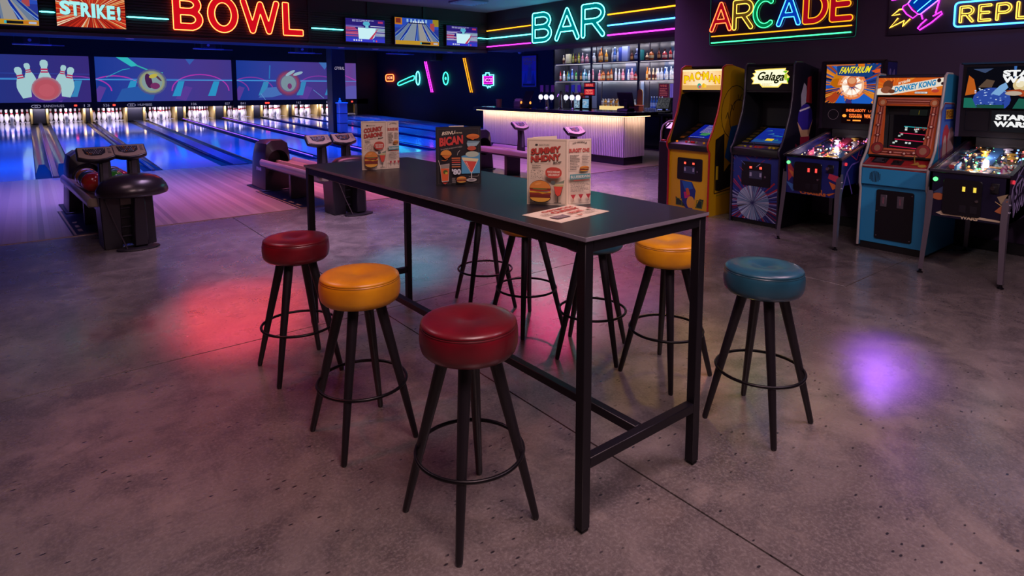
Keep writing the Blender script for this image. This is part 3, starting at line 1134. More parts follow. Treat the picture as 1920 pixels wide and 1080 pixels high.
a.rect(w * .77, h * .1, w * .79, h * .22, '#b8b8b0').ellipse(w * .78, h * .09, w * .12, h * .03, '#a8a8a0').ellipse(w * .78, h * .09, w * .07, h * .015, '#77777a')
a.line([(w * .72, h * .15), (w * .92, h * .15), (w * .94, h * .18)], .001, '#c8c4b0')
a.ellipse(w * .22, h * .54, w * .12, h * .07, '#d08a34', a0=-10, a1=190).poly([(w * .12, h * .52), (w * .34, h * .53), (w * .28, h * .48), (w * .2, h * .46)], '#bc6a28').line([(w * .12, h * .44), (w * .2, h * .43), (w * .26, h * .46)], .003, '#b8602c')
a.poly([(w * .08, h * .36), (w * .29, h * .38), (w * .27, h * .08), (w * .12, h * .07)], '#cfc8b8').poly([(w * .095, h * .3), (w * .28, h * .3), (w * .262, h * .09), (w * .125, h * .085)], '#cc5a2c')
a.poly([(w * .09, h * .36), (w * .285, h * .375), (w * .28, h * .31), (w * .095, h * .3)], '#8a8478').ellipse(w * .2, h * .24, w * .05, h * .035, '#4a5a22').ellipse(w * .22, h * .22, w * .03, h * .02, '#b8b038')
a.line([(w * .05, h * .44), (w * .1, h * .3)], .002, '#d8d0b8').poly([(w * .13, h * .06), (w * .25, h * .06), (w * .19, h * .03)], '#b83a2c')
for i, c in enumerate(('#c86a34', '#a8583c', '#bc3c30', '#9c8a80', '#b86a3c')):
    a.rect(w * .34, h * (.46 - i * .036), w * .53, h * (.48 - i * .036), c)
a.line([(w * .46, h * .52), (w * .48, h * .57), (w * .52, h * .6)], .0018, '#d0ccc0')
a.text("'80", w * .34, h * .19, w * .2, h * .1, '#c4ccd0', bold=.05)
burger(a, w * .44, h * .05, w * .22, h * .11)
a.scribble(w * .34, h * .13, w * .08, 5, h * .018, '#8a8680')
a.build('print', o)
panel(L0(1.72, 2.72), L0(1.80, 2.70), .302, 'back_panel', t, CREAM)
panel(L0(1.619, 2.684), L0(1.72, 2.72), .30, 'fold_panel', t, BLK)
# near cream menu
t = thing('folded_menu', 'large cream folded menu standing at the near end of the black table', 'menu', (1.77, 1.95, TZ), group='menus on the black table')
L0 = lambda x, y: (x - 1.77, y - 1.95)
o, p, u, w = panel(L0(1.667, 2.014), L0(1.778, 1.881), .285, 'front_panel', t, CREAM)
front_print(p, u, w, .285, 'SUMMIY', 'NHDNY', o)
o, p, u, w = panel(L0(1.779, 1.8835), L0(1.892, 1.853), .284, 'side_panel', t, CREAM)
side_print(p + u * .003, u, w - .003, .284, o, 'BURGET ONE')
panel(L0(1.71, 2.025), L0(1.84, 2.015), .288, 'back_panel', t, CREAM)
panel(L0(1.671, 2.017), L0(1.71, 2.025), .286, 'fold_panel', t, CREAM)
# flat menu
t = thing('menu_sheet', 'cream menu sheet lying flat on the black table below the folded menu', 'menu', (1.503, 1.846, TZ), R(7.3))
MB().box(0, .305, -.2, .0, 0, .0015).build('sheet', CREAM, t)
a = Art((0, -.2, .0016), X_, Y_)
a.frame(.008, .008, .297, .192, .0008, '#8a7f70')
a.text('CUNNY', .1, .115, .17, .032, '#b4483c', bold=.05).text('OBTMODI', .08, .155, .19, .022, '#b4483c', bold=.04)
a.rect(.03, .04, .11, .085, '#6a5a64').scribble(.034, .078, .07, 4, .01, '#b8a8a0').scribble(.03, .13, .06, 4, .009, '#8a6a60')
a.text('BUDNE', .14, .06, .08, .03, '#b4483c', bold=.05).poly([(.12, .03), (.16, .03), (.15, .012)], '#a85a44').scribble(.19, .045, .09, 3, .009, '#7a6a60').rect(.255, .07, .285, .085, '#7a4a44')
a.build('print', t)

# ---------------------------------------------------------------- ball returns
HB = M('#1b1722', .38, coat=.2)
HG = M('#8c8294', .35, coat=.2)
KP = M('#a49284', .4)


def outline(w, h):
    pts = []
    hw = w / 2
    for x, z in ((hw * 1.06, 0), (hw * .98, h * .35), (hw * .9, h * .75), (hw * .78, h * .93), (hw * .4, h), (-hw * .4, h), (-hw * .78, h * .93), (-hw * .9, h * .75), (-hw * .98, h * .35), (-hw * 1.06, 0)):
        pts.append((x, z))
    return pts


def ray_out(pts, c, ang):
    d = Vector((math.cos(ang), math.sin(ang)))
    best = None
    for i in range(len(pts)):
        a, b = Vector(pts[i]), Vector(pts[(i + 1) % len(pts)])
        e = b - a
        den = d.x * e.y - d.y * e.x
        if abs(den) < 1e-9:
            continue
        q = a - Vector(c)
        t = (q.x * e.y - q.y * e.x) / den
        s = (q.x * d.y - q.y * d.x) / den
        if t > 0 and -1e-6 <= s <= 1 + 1e-6 and (best is None or t < best):
            best = t
    return best


def console(parent, x, y, z, zb, rz=0, w=.31, dx=0):
    head = MB().prism([(-w / 2, .1), (w / 2, .1), (w / 2 + .005, -.05), (w * .25, -.085), (0, -.1), (-w * .25, -.085), (-w / 2 - .005, -.05)], 'z', -.05, 0)
    hd = head.build('console_head', HB, parent, bev=.014, seg=2)
    hd.location = (x, y, z)
    hd.rotation_euler = (R(38), 0, rz)
    fp = MB().prism([(-w * .46, .085), (w * .46, .085), (w * .47, -.045), (w * .24, -.075), (0, -.088), (-w * .24, -.075), (-w * .47, -.045)], 'z', .0, .006).build('face_plate', KP, hd, bev=.002)
    a = Art((0, 0, .006), X_, Y_)
    a.poly([(-.105, .065), (.085, .065), (.08, .0), (.04, -.035), (-.04, -.038), (-.09, -.01)], '#17161f')
    a.scribble(.1, .05, .03, 4, .02, '#3a3640')
    a.build('key_field', hd)
    kb = MB()
    g = random.Random(int(abs(x * 100)))
    for r in range(4):
        for k in range(9 - r):
            kx = -.09 + r * .008 + k * .0195
            kb.mat(g.choice([0, 0, 1, 1, 2])).box(kx, kx + .012, .046 - r * .021, .058 - r * .021, .0065, .0105)
    kb.build('keypad', [M('#8f8c9c', .4), M('#5c5a6c', .4), M('#a8643a', .4)], hd, smooth=0)
    x += dx
    pl = MB().ring([[(x + a_ * k, y + .03 + b_ * k + s, zz) for a_, b_ in ((-.05, -.035), (.05, -.035), (.055, .035), (-.055, .035))] for zz, k, s in ((zb, 1.25, 0), (zb + (z - zb) * .5, 1.05, .0), (z - .02, .95, .02))])
    pl.build('console_post', HB, parent, bev=.008)
    MB().box(x - .022, x + .022, y - .011, y - .006, zb + .02, z - .07).build('post_strip', M('#4a4654', .3), parent)


def ball_return(label, loc, rz, hood_y, consoles, pad=True):
    t = thing('ball_return', label, 'ball return', loc, rz, 'bowling ball returns')
    # rear hood with a round mouth
    w, h = .42, .785
    pts = outline(w, h)
    c = (0, .46)
    n = 32
    b = MB()
    angs = [2 * math.pi * i / n for i in range(n)]
    for x, z in pts:
        angs.append(math.atan2(z - c[1], x) % (2 * math.pi))
    angs = sorted(set(round(q, 5) for q in angs))
    n = len(angs)
    circ = [(.15 * math.cos(q), c[1] + .16 * math.sin(q)) for q in angs]
    out = [(ray_out(pts, c, q) * math.cos(q), c[1] + ray_out(pts, c, q) * math.sin(q)) for q in angs]
    y0 = hood_y
    rings = [[(p[0] * .92, y0 + .3, p[1]) for p in circ], [(p[0], y0 + .02, p[1]) for p in circ], [(p[0] * 1.05, y0, (p[1] - c[1]) * 1.05 + c[1]) for p in circ],
             [(p[0] * .96, y0 + .05 * p[1], p[1] * .985) for p in out], [(p[0], y0 + .03 + .05 * p[1], p[1]) for p in out],
             [(p[0] * .97, y0 + .55, p[1] * .97) for p in out], [(p[0] * .8, y0 + .74, p[1] * .78) for p in out]]
    b.ring(rings, caps=True)
    b.build('hood', HB, t, smooth=35)
    a = Art((0, y0 + .03, .68), X_, Z_)
    a.text('DRONZWEAR', -.05, .0, .1, .014, '#8a8494')
    a.build('hood_lettering', t)
    MB().box(-.25, .25, y0 - .03, y0 + .78, 0, .02).build('hood_foot', HB, t, bev=.006)
    a = Art((-.206, y0 + .4, .3), -Y_, Z_)
    a.text('STRAKE', .0, .0, .22, .05, '#aab4d8', bold=.03)
    a.build('side_lettering', t)
    # tray
    y1 = .34
    MB().prism([(-.2, .43), (.2, .43), (.2, .455), (.12, .432), (-.12, .432), (-.2, .455)], 'y', y1, y0 + .1).build('tray', M('#77685c', .35, coat=.2), t)
    MB().prism([(-.03, .432), (.03, .432), (.018, .47), (-.018, .47)], 'y', y1 + .1, y0 + .05).build('divider_rib', M('#8a7c6c', .35), t)
    for s in (-1, 1):
        MB().prism([(s * .2, .4), (s * .265, .4), (s * .275, .43), (s * .275, .47), (s * .255, .5), (s * .235, .5), (s * .2, .45)], 'y', y1, y0 + .04).build('side_rail', HG, t, bev=.006)
    MB().box(-.2, .2, y1, y0, .36, .43).build('tray_beam', HB, t, bev=.008)
    b = MB()
    rings = []
    for k in range(9):
        q = math.pi * k / 8
        rings.append([(.275 * math.cos(q) * f, y1 - .16 * math.sin(q) * f, z) for f, z in ((.7, .41), (.98, .42), (1.0, .46), (.93, .5), (.7, .49))])
    b.ring(rings)
    b.build('tray_nose', M('#a39684', .35, coat=.2), t)
    MB().box(-.16, .16, y0 - .9, y0 - .82, .0, .38).build('tray_leg', HB, t, bev=.01)
    # front stand
    MB().prism([(-.185, 0), (-.03, 0), (-.03, .53), (-.205, .53)], 'y', .12, .42).build('stand_panel', HB, t, bev=.008)
    MB().prism([(.14, 0), (.275, 0), (.26, .53), (.14, .53)], 'y', .16, .46).build('stand_panel', HB, t, bev=.008)
    MB().box(-.05, .15, .2, .28, .02, .5).build('back_plate', M('#121017', .4), t)
    for k in range(4):
        MB().box(-.028, .06, .17, .2, .1 + k * .095, .112 + k * .095).build('louvre', M('#3a3644', .3), t, bev=.003)
    MB().prism([(.045, .03), (.17, .03), (.155, .53), (.06, .53)], 'y', -.03, .12).build('stand_post', HB, t, bev=.01)
    MB().lathe([(.9, 0), (1, .006), (.97, .018), (.2, .022)], 28, (.08, .0, 0), .19, .11).build('base_plate', M('#1a161c', .5), t)
    MB().tube([(-.16, .1, .5), (-.09, .03, .24), (-.02, -.04, .02)], .006, 6).build('brace_rod', M('#5a5058', .3, .6), t)
    if pad:
        MB().lathe([(.02, .5), (.86, .5), (.97, .512), (1.0, .535), (.985, .565), (.94, .6), (.84, .645), (.68, .68), (.45, .703), (.2, .712), (.02, .714)], 40, (.085, .14, .02), .315, .25).build('oval_top', M('#231b22', .3, coat=.35), t, smooth=60)
    for x, y, dx in consoles:
        console(t, x, y, .94, .46, dx=dx)
    return t


ball_return('ball return with an oval black top holding coloured balls, nearest the left wall', (.69, 6.95, 0), R(3.6), 2.5, [(-.18, .3, .07), (.12, .42, .04)])
ball_return('empty ball return with two keypads behind the far end of the black table', (3.1, 7.15, 0), R(2.5), 2.5, [(-.28, .3, .05), (.06, .32, .04)])
ball_return('ball return in front of the fluted bar, partly hidden behind the menus', (6.9, 7.1, 0), R(.5), 2.5, [(-.2, 1.15, .03)])
t = thing('scoring_console', 'keypad console on a black post in front of the fluted bar', 'console', (6.6, 6.8, 0))
console(t, 0, 0, .93, .02, w=.36)
MB().lathe([(.16, 0), (.17, .008), (.15, .02), (.04, .024)], 24, (0, .03, 0)).build('base_plate', blackm, t)

for lab, c, c2, x, y, z in (('orange bowling ball at the back of the left row on the ball return', '#b8722c', '#8a6a28', -.125, 1.52, 0),
                            ('dark blue and olive bowling ball in the middle of the left row', '#234a6a', '#6a6a2c', -.125, 1.285, 0),
                            ('glossy red and orange bowling ball at the front of the left row', '#b8202c', '#b84a24', -.125, 1.05, 0),
                            ('olive green bowling ball at the back of the right row on the ball return', '#5a6428', '#46541f', .125, 1.52, 0),
                            ('teal bowling ball in the middle of the right row on the ball return', '#16506a', '#1c6474', .125, 1.285, 0),
                            ('bright crimson bowling ball at the front of the right row', '#c01838', '#a01a4a', .125, 1.05, 0),
                            ('lime green bowling ball showing between the console posts', '#3aa028', '#57b030', .03, .81, .03)):
    w = Matrix.Translation((.69, 6.95, 0)) @ Matrix.Rotation(R(3.6), 4, 'Z') @ Vector((x, y, .566 + z))
    o = MB().ell((0, 0, 0), .108, .108, .108, 28, 18).build('bowling_ball', M(c, .12, coat=.6, var=(9, c2)), None, smooth=80)
    o.location = w
    o.rotation_euler = (.4, .9, 0)
    tag(o, lab, 'ball', 'bowling balls on the ball return')

# ---------------------------------------------------------------- big neon signs
# BOWL on the bulkhead, facing the room (u = +X, v = +Z, normal -Y)
t = thing('neon_sign', 'giant red BOWL neon sign on the dark slatted bulkhead', 'sign', (0, 12.965, 0))
for ch, x0, x1, z0, z1 in (('B', 2.21, 2.71, 2.66, 3.32), ('O', 2.80, 3.345, 2.65, 3.34), ('W', 3.40, 4.14, 2.665, 3.33), ('L', 4.21, 4.62, 2.66, 3.32)):
    neon_letter(ch, t, (0, 0, 0), X_, Z_, (x0, z0, x1, z1), 'red', (.62, .004, .012), r=.0085, hw=.062 if ch != 'W' else .054, rnd=.02 if ch != 'W' else .1)
for k, (x0, x1) in enumerate(((.245, .455), (1.475, 2.14), (4.80, 5.51), (9.08, 9.38))):
    pl = ('between the lane screen and the STRIKE screen', 'between the STRIKE screen and the BOWL sign', 'right of the BOWL sign', 'on the bulkhead corner beside the BAR stripes')[k]
    t = thing('neon_tube', f'short cyan neon tube {pl}', 'neon light', (0, 12.965, 2.84), group='cyan neon tubes on the bulkhead')
    neon('tube', t, (0, 0, 0), X_, Z_, [[(x0, 0), (x1, 0)]], 'cyan', .012, False, .012, .8)
    for x in (x0, x1):
        MB().box(x - .02, x + .02, -.02, .002, -.016, .016).build('end_clip', blackm, t)

# BAR (u = -Y, v = +Z, normal -X)
BX = 9.383
t = thing('neon_sign', 'turquoise BAR neon sign above the bar counter', 'sign', (BX, 0, 0))
for ch, y0, y1, z0, z1 in (('B', 11.12, 10.45, 2.625, 3.30), ('A', 10.33, 9.57, 2.625, 3.315), ('R', 9.5, 8.83, 2.635, 3.33)):
    neon_letter(ch, t, (0, 0, 0), -Y_, Z_, (-y0, z0, -y1, z1), 'cyan', (0, .20, .22), r=.0105, hw=.052, rnd=.1)
for nm, z, zr in (('orange', 3.03, 3.08), ('blue', 2.835, 2.862), ('magenta', 2.632, 2.668)):
    colw = {'orange': 'amber', 'blue': 'light blue', 'magenta': 'magenta'}[nm]
    rank = {'orange': 'top', 'blue': 'middle', 'magenta': 'lowest'}[nm]
    t = thing('neon_tube', f'{rank} neon stripe left of the BAR letters, {colw}', 'neon light', (BX, 0, 0), group='neon stripes beside the bar sign')
    cn = nm if nm != 'blue' else 'cyan'
    neon('tube', t, (0, 0, 0), -Y_, Z_, [[(-12.95, z), (-11.19, z + (.01 if nm == 'orange' else 0))]], cn, .013, False, .016, .8)
    t = thing('neon_tube', f'{rank} neon stripe right of the BAR letters, {colw}', 'neon light', (BX, 0, 0), group='neon stripes beside the bar sign')
    neon('tube', t, (0, 0, 0), -Y_, Z_, [[(-8.76, zr - .02), (-5.6, zr)]], nm, .014, False, .016, .9)

# ARCADE sign on its clear panel
acr = M('#2a2236', .12, coat=.3)
t = thing('neon_sign', 'multicoloured ARCADE neon sign on a clear panel above the arcade cabinets', 'sign', (7.285, 0, 0))
MB().prism(rrect(3.07, 2.147, 4.935, 2.9, .03), 'x', -.012, -.004).build('backing_panel', acr, t)
neon('panel_edge', t, (-.012, 0, 0), -Y_, Z_, [[(-a, z) for a, z in rrect(3.07, 2.147, 4.935, 2.9, .03)]], 'teal', .0022, True, .0, .03)
for ch, y0, y1, col, face in (('A', 4.92, 4.60, 'red', (.34, .002, .012)), ('R', 4.585, 4.30, 'gold', (.10, .05, .008)), ('C', 4.30, 4.0, 'green', (0, .17, .055)), ('A', 3.985, 3.69, 'blue', (.002, .04, .42)),
                              ('D', 3.665, 3.375, 'red', (.34, .002, .012)), ('E', 3.355, 3.10, 'red', (.34, .002, .012))):
    neon_letter(ch, t, (-.012, 0, 0), -Y_, Z_, (-y0, 2.325, -y1, 2.70), {'red': 'orange' if ch in 'DE' else 'red'}.get(col, col), face, r=.0058, hw=.026 if ch not in 'DE' else .034, rnd=.1, k=.55)
neon('stripe', t, (-.012, 0, 0), -Y_, Z_, [[(-4.90, 2.264), (-3.11, 2.274)]], 'orange', .0075, False, .016, .6)
neon('stripe', t, (-.012, 0, 0), -Y_, Z_, [[(-4.90, 2.18), (-3.115, 2.2)]], 'green', .0075, False, .016, .6)
neon('stripe', t, (-.012, 0, 0), -Y_, Z_, [[(-4.9, 2.76), (-3.1, 2.78)]], 'blue', .0075, False, .016, .6)

# REPLAY sign with the rocket
t = thing('neon_sign', 'rocket and blue framed yellow REPLAY neon sign on a clear panel', 'sign', (7.285, 0, 0))
o = MB().prism([(a, z) for a, z in rrect(.9, 2.137, 2.75, 2.95, .012)], 'x', -.012, -.004).build('backing_panel', acr, t)
PO = (-.012, 0, 0)
F = lambda l: [(-a, z) for a, z in l]
neon('flame_tube', t, PO, -Y_, Z_, [F([(2.611, 2.401), (2.641, 2.4), (2.708, 2.341), (2.634, 2.351)]), F([(2.647, 2.312), (2.723, 2.216), (2.586, 2.282), (2.601, 2.223), (2.533, 2.294)])], 'gold', .0065, False, .02, .6)
neon('collar_tube', t, PO, -Y_, Z_, [F([(2.564, 2.452), (2.606, 2.43), (2.612, 2.405), (2.57, 2.345), (2.51, 2.298), (2.464, 2.335), (2.52, 2.385)])], 'magenta', .006, True, .02, .7)
neon('rocket_tube', t, PO, -Y_, Z_, [F([(2.564, 2.452), (2.54, 2.49), (2.42, 2.66), (2.26, 2.78), (2.12, 2.82), (2.13, 2.7), (2.2, 2.54), (2.292, 2.458), (2.443, 2.333), (2.464, 2.335)])], 'violet', .0055, False, .02, .7)
neon('rocket_tube', t, PO, -Y_, Z_, [F([(2.473, 2.363), (2.354, 2.468)]), F([(2.51, 2.45), (2.48, 2.482)])], 'blue', .004, False, .02, .8)
bd = MB()
bd.add([(-.015, y, z) for y, z in ((2.56, 2.45), (2.42, 2.66), (2.26, 2.78), (2.13, 2.8), (2.2, 2.54), (2.45, 2.34))], [(0, 1, 2, 3, 4, 5)])
bd.build('rocket_face', E((.0, .03, .32), 1), t, smooth=0)
neon('fin_tube', t, PO, -Y_, Z_, [F([(2.436, 2.336), (2.42, 2.28)]), F([(2.384, 2.277), (2.43, 2.232), (2.459, 2.192), (2.44, 2.173), (2.34, 2.24), (2.25, 2.32), (2.258, 2.343), (2.33, 2.303)]), F([(2.308, 2.328), (2.28, 2.47)]),
                                  F([(2.72, 2.503), (2.655, 2.51), (2.6, 2.6), (2.5, 2.62)])], 'magenta', .0065, False, .02, .7)
neon('frame_tube', t, PO, -Y_, Z_, [F([(a, z) for a, z in rrect(1.05, 2.18, 2.143, 2.415, .035)])], 'blue', .0085, True, .02, .7)
xx = 2.10
for ch, w in (('R', .115), ('E', .1), ('P', .115), ('L', .1), ('A', .135), ('Y', .13)):
    neon_letter(ch, t, PO, -Y_, Z_, (-xx, 2.217, -xx + w, 2.375), 'gold', None, r=.0052, hw=.0095, rnd=.1, k=.55)
    xx -= w + .038

# ---------------------------------------------------------------- screens on the bulkhead


def tv(label, x0, x1, z0, z1, y=12.93, sag=0):
    t = thing('television', label, 'television', ((x0 + x1) / 2, y, z0), group='televisions on the bulkhead')
    w, h = x1 - x0, z1 - z0
    b = MB().box(-w / 2 - .015, w / 2 + .015, -.02, .032, -.018, h + .015)
    b.build('casing', black, t, bev=.006)
    MB().box(-.12, .12, .03, .035, h * .3, h * .6).build('bracket', blackm, t)
    a = Art((-w / 2, -.021, 0), X_, Z_, em=.85, clip=(0, 0, w, h), step=.0004)
    return t, a, w, h


def tv_strike():
    t, a, w, h = tv('television showing a red burst and the word STRIKE', .468, 1.452, 2.615, 3.16)
    a.rect(0, 0, w, h, '#b3261c')
    a.burst(w * .5, h * .5, .06, 1.0, 110, ['#e8452c', '#c8301e', '#7c1c16', '#f07a3c', '#f4b878', '#8e1f18', '#d4381f', '#f6dcb8'], seed=4, thick=.75)
    for k, (x, tx, wd) in enumerate(((.05, 'S', .15), (.19, 'T', .15), (.345, 'R', .15), (.50, 'I', .055), (.575, 'K', .15), (.725, 'E', .12), (.875, '!', .055))):
        for dx, c, em in ((.006, '#141432', .6), (0, '#a6f0f0', 1.0)):
            a.text(tx, w * x + dx, h * (.35 - .015 * k) - dx, w * wd, h * .44, c, em, bold=.05)
    a.build('screen', t)


def tv_lane(label, x0, x1, z0, z1):
    t, a, w, h = tv(label, x0, x1, z0, z1)
    a.rect(0, 0, w, h, '#2a3a9c')
    a.rect(0, h * .62, w, h, '#2c50c0').rect(0, h * .74, w * .16, h, '#c87a20').rect(w * .02, h * .8, w * .13, h * .97, '#7a2c28').rect(w * .86, h * .74, w, h, '#a08a28').rect(w * .8, h * .55, w * .9, h * .85, '#b04a50')
    for k in range(6):
        a.rect(w * (.26 + .085 * k), h * .85, w * (.3 + .085 * k), h * .97, '#9cc4e8').ellipse(w * (.36 + .055 * k), h * .86, w * .018, h * .05, '#dfe8f4')
    a.poly([(0, h * .13), (w, h * .13), (w, h * .3), (w * .7, h * .84), (w * .3, h * .84), (0, h * .42)], '#6f82a0')
    a.poly([(w * .06, h * .13), (w * .44, h * .13), (w * .485, h * .84), (w * .37, h * .84)], '#8795a8').poly([(w * .56, h * .13), (w * .88, h * .13), (w * .62, h * .84), (w * .515, h * .84)], '#a09c98')
    for xb, xt in ((.12, .38), (.48, .5), (.78, .6), (1.02, .68), (-.1, .3)):
        a.poly([(w * (xb - .04), h * .13), (w * (xb + .04), h * .13), (w * (xt + .008), h * .84), (w * (xt - .008), h * .84)], '#16309c')
        a.poly([(w * (xb - .012), h * .13), (w * (xb + .012), h * .13), (w * xt, h * .7)], '#7fb0ee')
    a.rect(w * .3, h * .8, w * .7, h * .84, '#1a1c40')
    a.rect(0, 0, w, h * .15, '#c8982c').rect(w * .58, h * .03, w * .8, h * .11, '#15161c').rect(w * .56, h * .03, w * .59, h * .11, '#3ab8c8').rect(w * .8, h * .03, w * .99, h * .12, '#cf7a24').rect(w * .87, h * .04, w * .97, h * .1, '#b4c4e0')
    a.build('screen', t)


def tv_score(label, x0, x1, z0, z1, seed):
    t, a, w, h = tv(label, x0, x1, z0, z1)
    a.rect(0, 0, w, h, '#2c1f7a').rect(0, 0, w, h * .16, '#3a3cd0').rect(0, h * .16, w, h * .3, '#3440b0')
    g = random.Random(seed)
    for k in range(11):
        z = h * (.24 + .045 * k)
        a.rect(0, z, w * (.2 + .25 * g.random()), z + h * .03, g.choice(['#c84a70', '#d8d4e8', '#5a4ab0', '#8a86c8', '#e0688c']))
        a.rect(w * (.55 + .2 * g.random()), z, w, z + h * .028, g.choice(['#9a4a9c', '#b0d4e0', '#4a40a0', '#c8cce4']))
    a.scribble(w * .16, h * .93, w * .6, 2, h * .05, '#c0c0e8')
    a.rect(w * .82, h * .84, w * .95, h * .93, '#b83a70')
    a.poly([(w * .32, h * .13), (w * .66, h * .13), (w * .72, h * .22), (w * .76, h * .62), (w * .3, h * .62)], '#c8eef4', 1.0)
    a.poly([(w * .58, h * .13), (w * .66, h * .13), (w * .84, h * .66)], '#c83a5c')
    a.ellipse(w * .52, h * .8, w * .09, h * .1, '#58b8d8').rect(w * .49, h * .6, w * .57, h * .74, '#7acce0')
    for k in range(4):
        a.ellipse(w * (.2 + .06 * k), h * .07, w * .02, h * .04, '#dfe6f8')
    a.ellipse(w * .7, h * .07, w * .02, h * .04, '#58a8e8').ellipse(w * .77, h * .06, w * .02, h * .04, '#e05070')
    a.build('screen', t)


tv_lane('television at the left frame edge showing lanes with a yellow bar', -.78, .226, 2.60, 3.16)
tv_strike()
tv_score('television with a pale blue panel, nearest the BOWL sign', 5.545, 6.475, 2.595, 3.10, 2)
tv_lane('large television showing a view down four lanes', 6.735, 7.90, 2.59, 3.20)
tv_score('smaller television with a pale panel beside the bulkhead corner', 8.13, 9.04, 2.62, 3.10, 5)

# ---------------------------------------------------------------- neon shapes, poster, speaker on the right wall
NX = 13.94


def wall_neon(label, y, z, col, paths, r=.014, k=.7, closed=True, extra=None):
    t = thing('neon_shape', label, 'neon light', (NX, y, z), group='neon shapes on the dark right wall')
    MB().box(-.02, -.001, -.1, .1, -.02, .02).build('backing_bar', blackm, t)
    neon('tube', t, (0, 0, 0), -Y_, Z_, paths, col, r, closed, .03, k)
    return t


t = wall_neon('small red rounded neon plate reading HOME', 27.3, 2.07, 'red', [rrect(-.42, -.16, .42, .16, .12)], .02)
a = Art((-.012, 0, 0), -Y_, Z_, em=3)
a.text('HOME', -.27, -.06, .54, .13, (1, .25, .12), bold=.02)
a.build('lettering', t)
wall_neon('cyan and blue neon bowling pin lying on its side', 25.4, 1.9, 'teal', [chaikin([(-1.05, -.2), (-1.1, -.1), (-.9, -.02), (-.3, .1), (.3, .22), (.55, .24), (.5, .05), (.2, .02), (-.4, -.1), (-.9, -.2)], 1)], .022)
t = wall_neon('round blue neon head of the lying pin shape', 24.55, 2.02, 'cyan', [ellp(0, 0, .17, .3)], .022)
t = wall_neon('slanting magenta pair of neon tubes', 23.6, 2.06, 'magenta', [[(-.34, .68), (.2, -.66)], [(-.2, .68), (.34, -.66)]], .022, .6, False)
t = wall_neon('green oval neon ring with a dot', 22.2, 1.98, 'teal', [ellp(0, 0, .2, .26), ellp(0, 0, .03, .04, 10)], .022)
t = wall_neon('slanting amber pair of neon tubes', 20.56, 2.09, 'orange', [[(-.3, .68), (.2, -.68)], [(-.17, .68), (.33, -.68)]], .022, .5, False)
t = wall_neon('pink and pale blue neon sign reading IGCE', 19.2, 1.88, 'cyan', [[(-.3, .2), (-.12, .2), (-.1, .28), (.1, .28), (.12, .2), (.4, .2), (.4, -.2), (.2, -.22), (.18, -.28), (.08, -.22), (.02, -.3), (-.04, -.22), (-.3, -.2)]], .018)
neon('tube', t, (0, 0, 0), -Y_, Z_, [rrect(-.26, -.14, .34, .14, .02)], 'magenta', .013, True, .03, .6)
a = Art((-.008, 0, 0), -Y_, Z_, em=1.6)
a.rect(-.25, -.13, .33, .13, (.35, .0, .35)).text('IGCE', -.2, -.07, .48, .14, (1, .4, 1), bold=.01)
a.build('lettering', t)
t = thing('poster', 'framed purple poster with orange title left of the bottle shelves', 'poster', (13.945, 16.72, 1.6))
MB().box(-.03, 0, -.42, .42, 0, 1.13).build('poster_frame', M('#1a1826', .3), t, bev=.006)
a = Art((-.031, .39, .03), -Y_, Z_)
a.rect(0, 0, .78, 1.07, '#6a6ad0').rect(0, .55, .78, 1.07, '#9a5cc0')
a.text('HOTSHOTS', .06, .88, .66, .13, '#ff9060', bold=.03).text('NIGHT', .1, .76, .5, .1, '#e88060', bold=.03)
a.poly([(.28, .2), (.36, .68), (.44, .76), (.52, .66), (.56, .2)], '#7a6aa0').ellipse(.43, .72, .06, .07, '#9a86a8')
a.poly([(.05, .05), (.2, .5), (.3, .15)], '#3c58b8').poly([(.5, .04), (.62, .52), (.74, .1)], '#3448a0').rect(.06, .03, .72, .1, '#181844')
a.build('print', t)
t = thing('loudspeaker', 'black loudspeaker fixed high on the dark neon wall', 'speaker', (13.6, 22.45, 2.72))
MB().box(-.16, .16, -.26, .26, 0, .44).build('cabinet', black, t, bev=.01)
MB().cyl((.15, 0, .22), (.345, 0, .22), .03).build('wall_mount', blackm, t)
MB().lathe([(.02, 0), (.13, 0), (.15, .01), (.1, .02), (.03, .015)], 18).build('speaker_cone', blackm, t, loc=(-.16, 0, .22)).rotation_euler = (0, R(-90), 0)
t = thing('camera_dome', 'small pale security camera dome left of the bar shelves', 'camera', (13.8, 17.05, 2.87))
MB().box(.0, .145, -.05, .05, -.03, .05).build('mount', M('#8a7c94', .4), t, bev=.01)
MB().ell((-.03, 0, -.01), .08, .08, .09, 14, 10).build('dome', M('#a698b0', .3, coat=.3), t)

# small projectors hung under the lane ceiling
for x, z, lab in ((.16, 2.56, 'above the pin screen at far left'), (3.87, 2.60, 'below the BOWL letters'), (6.36, 2.585, 'left of the dark pillar'), (9.46, 2.66, 'right of the dark pillar')):
    t = thing('ceiling_projector', f'small blue lit projector frame hanging {lab}', 'projector', (x, 18, z), group='hanging projectors over the lanes')
    for s in (-.32, .32):
        MB().cyl((s, 0, .04), (s, 0, 3.5 - z), .008, n=6).build('hanger_rod', M('#34406c', .4, .5), t)
    MB().box(-.36, .36, -.1, .1, .0, .03).build('tray_bar', M('#5a68b4', .35, .3), t, bev=.006)
    MB().box(-.16, .14, -.16, .12, .03, .17).build('projector_body', M('#191a2c', .4), t, bev=.01)
    MB().cyl((-.04, -.2, .1), (-.04, -.15, .1), .035).build('lens', M('#8a98d0', .1), t)
    MB().box(.36, .6, -.03, .03, .0, .02).build('side_arm', M('#4050a0', .4, .3), t)
t = thing('ceiling_light', 'square lattice ceiling light near the bulkhead corner', 'ceiling light', (7.82, 11.5, 3.44))
MB().box(-.32, .32, -.32, .32, .03, .06).build('housing', M('#4c5a7c', .4), t)
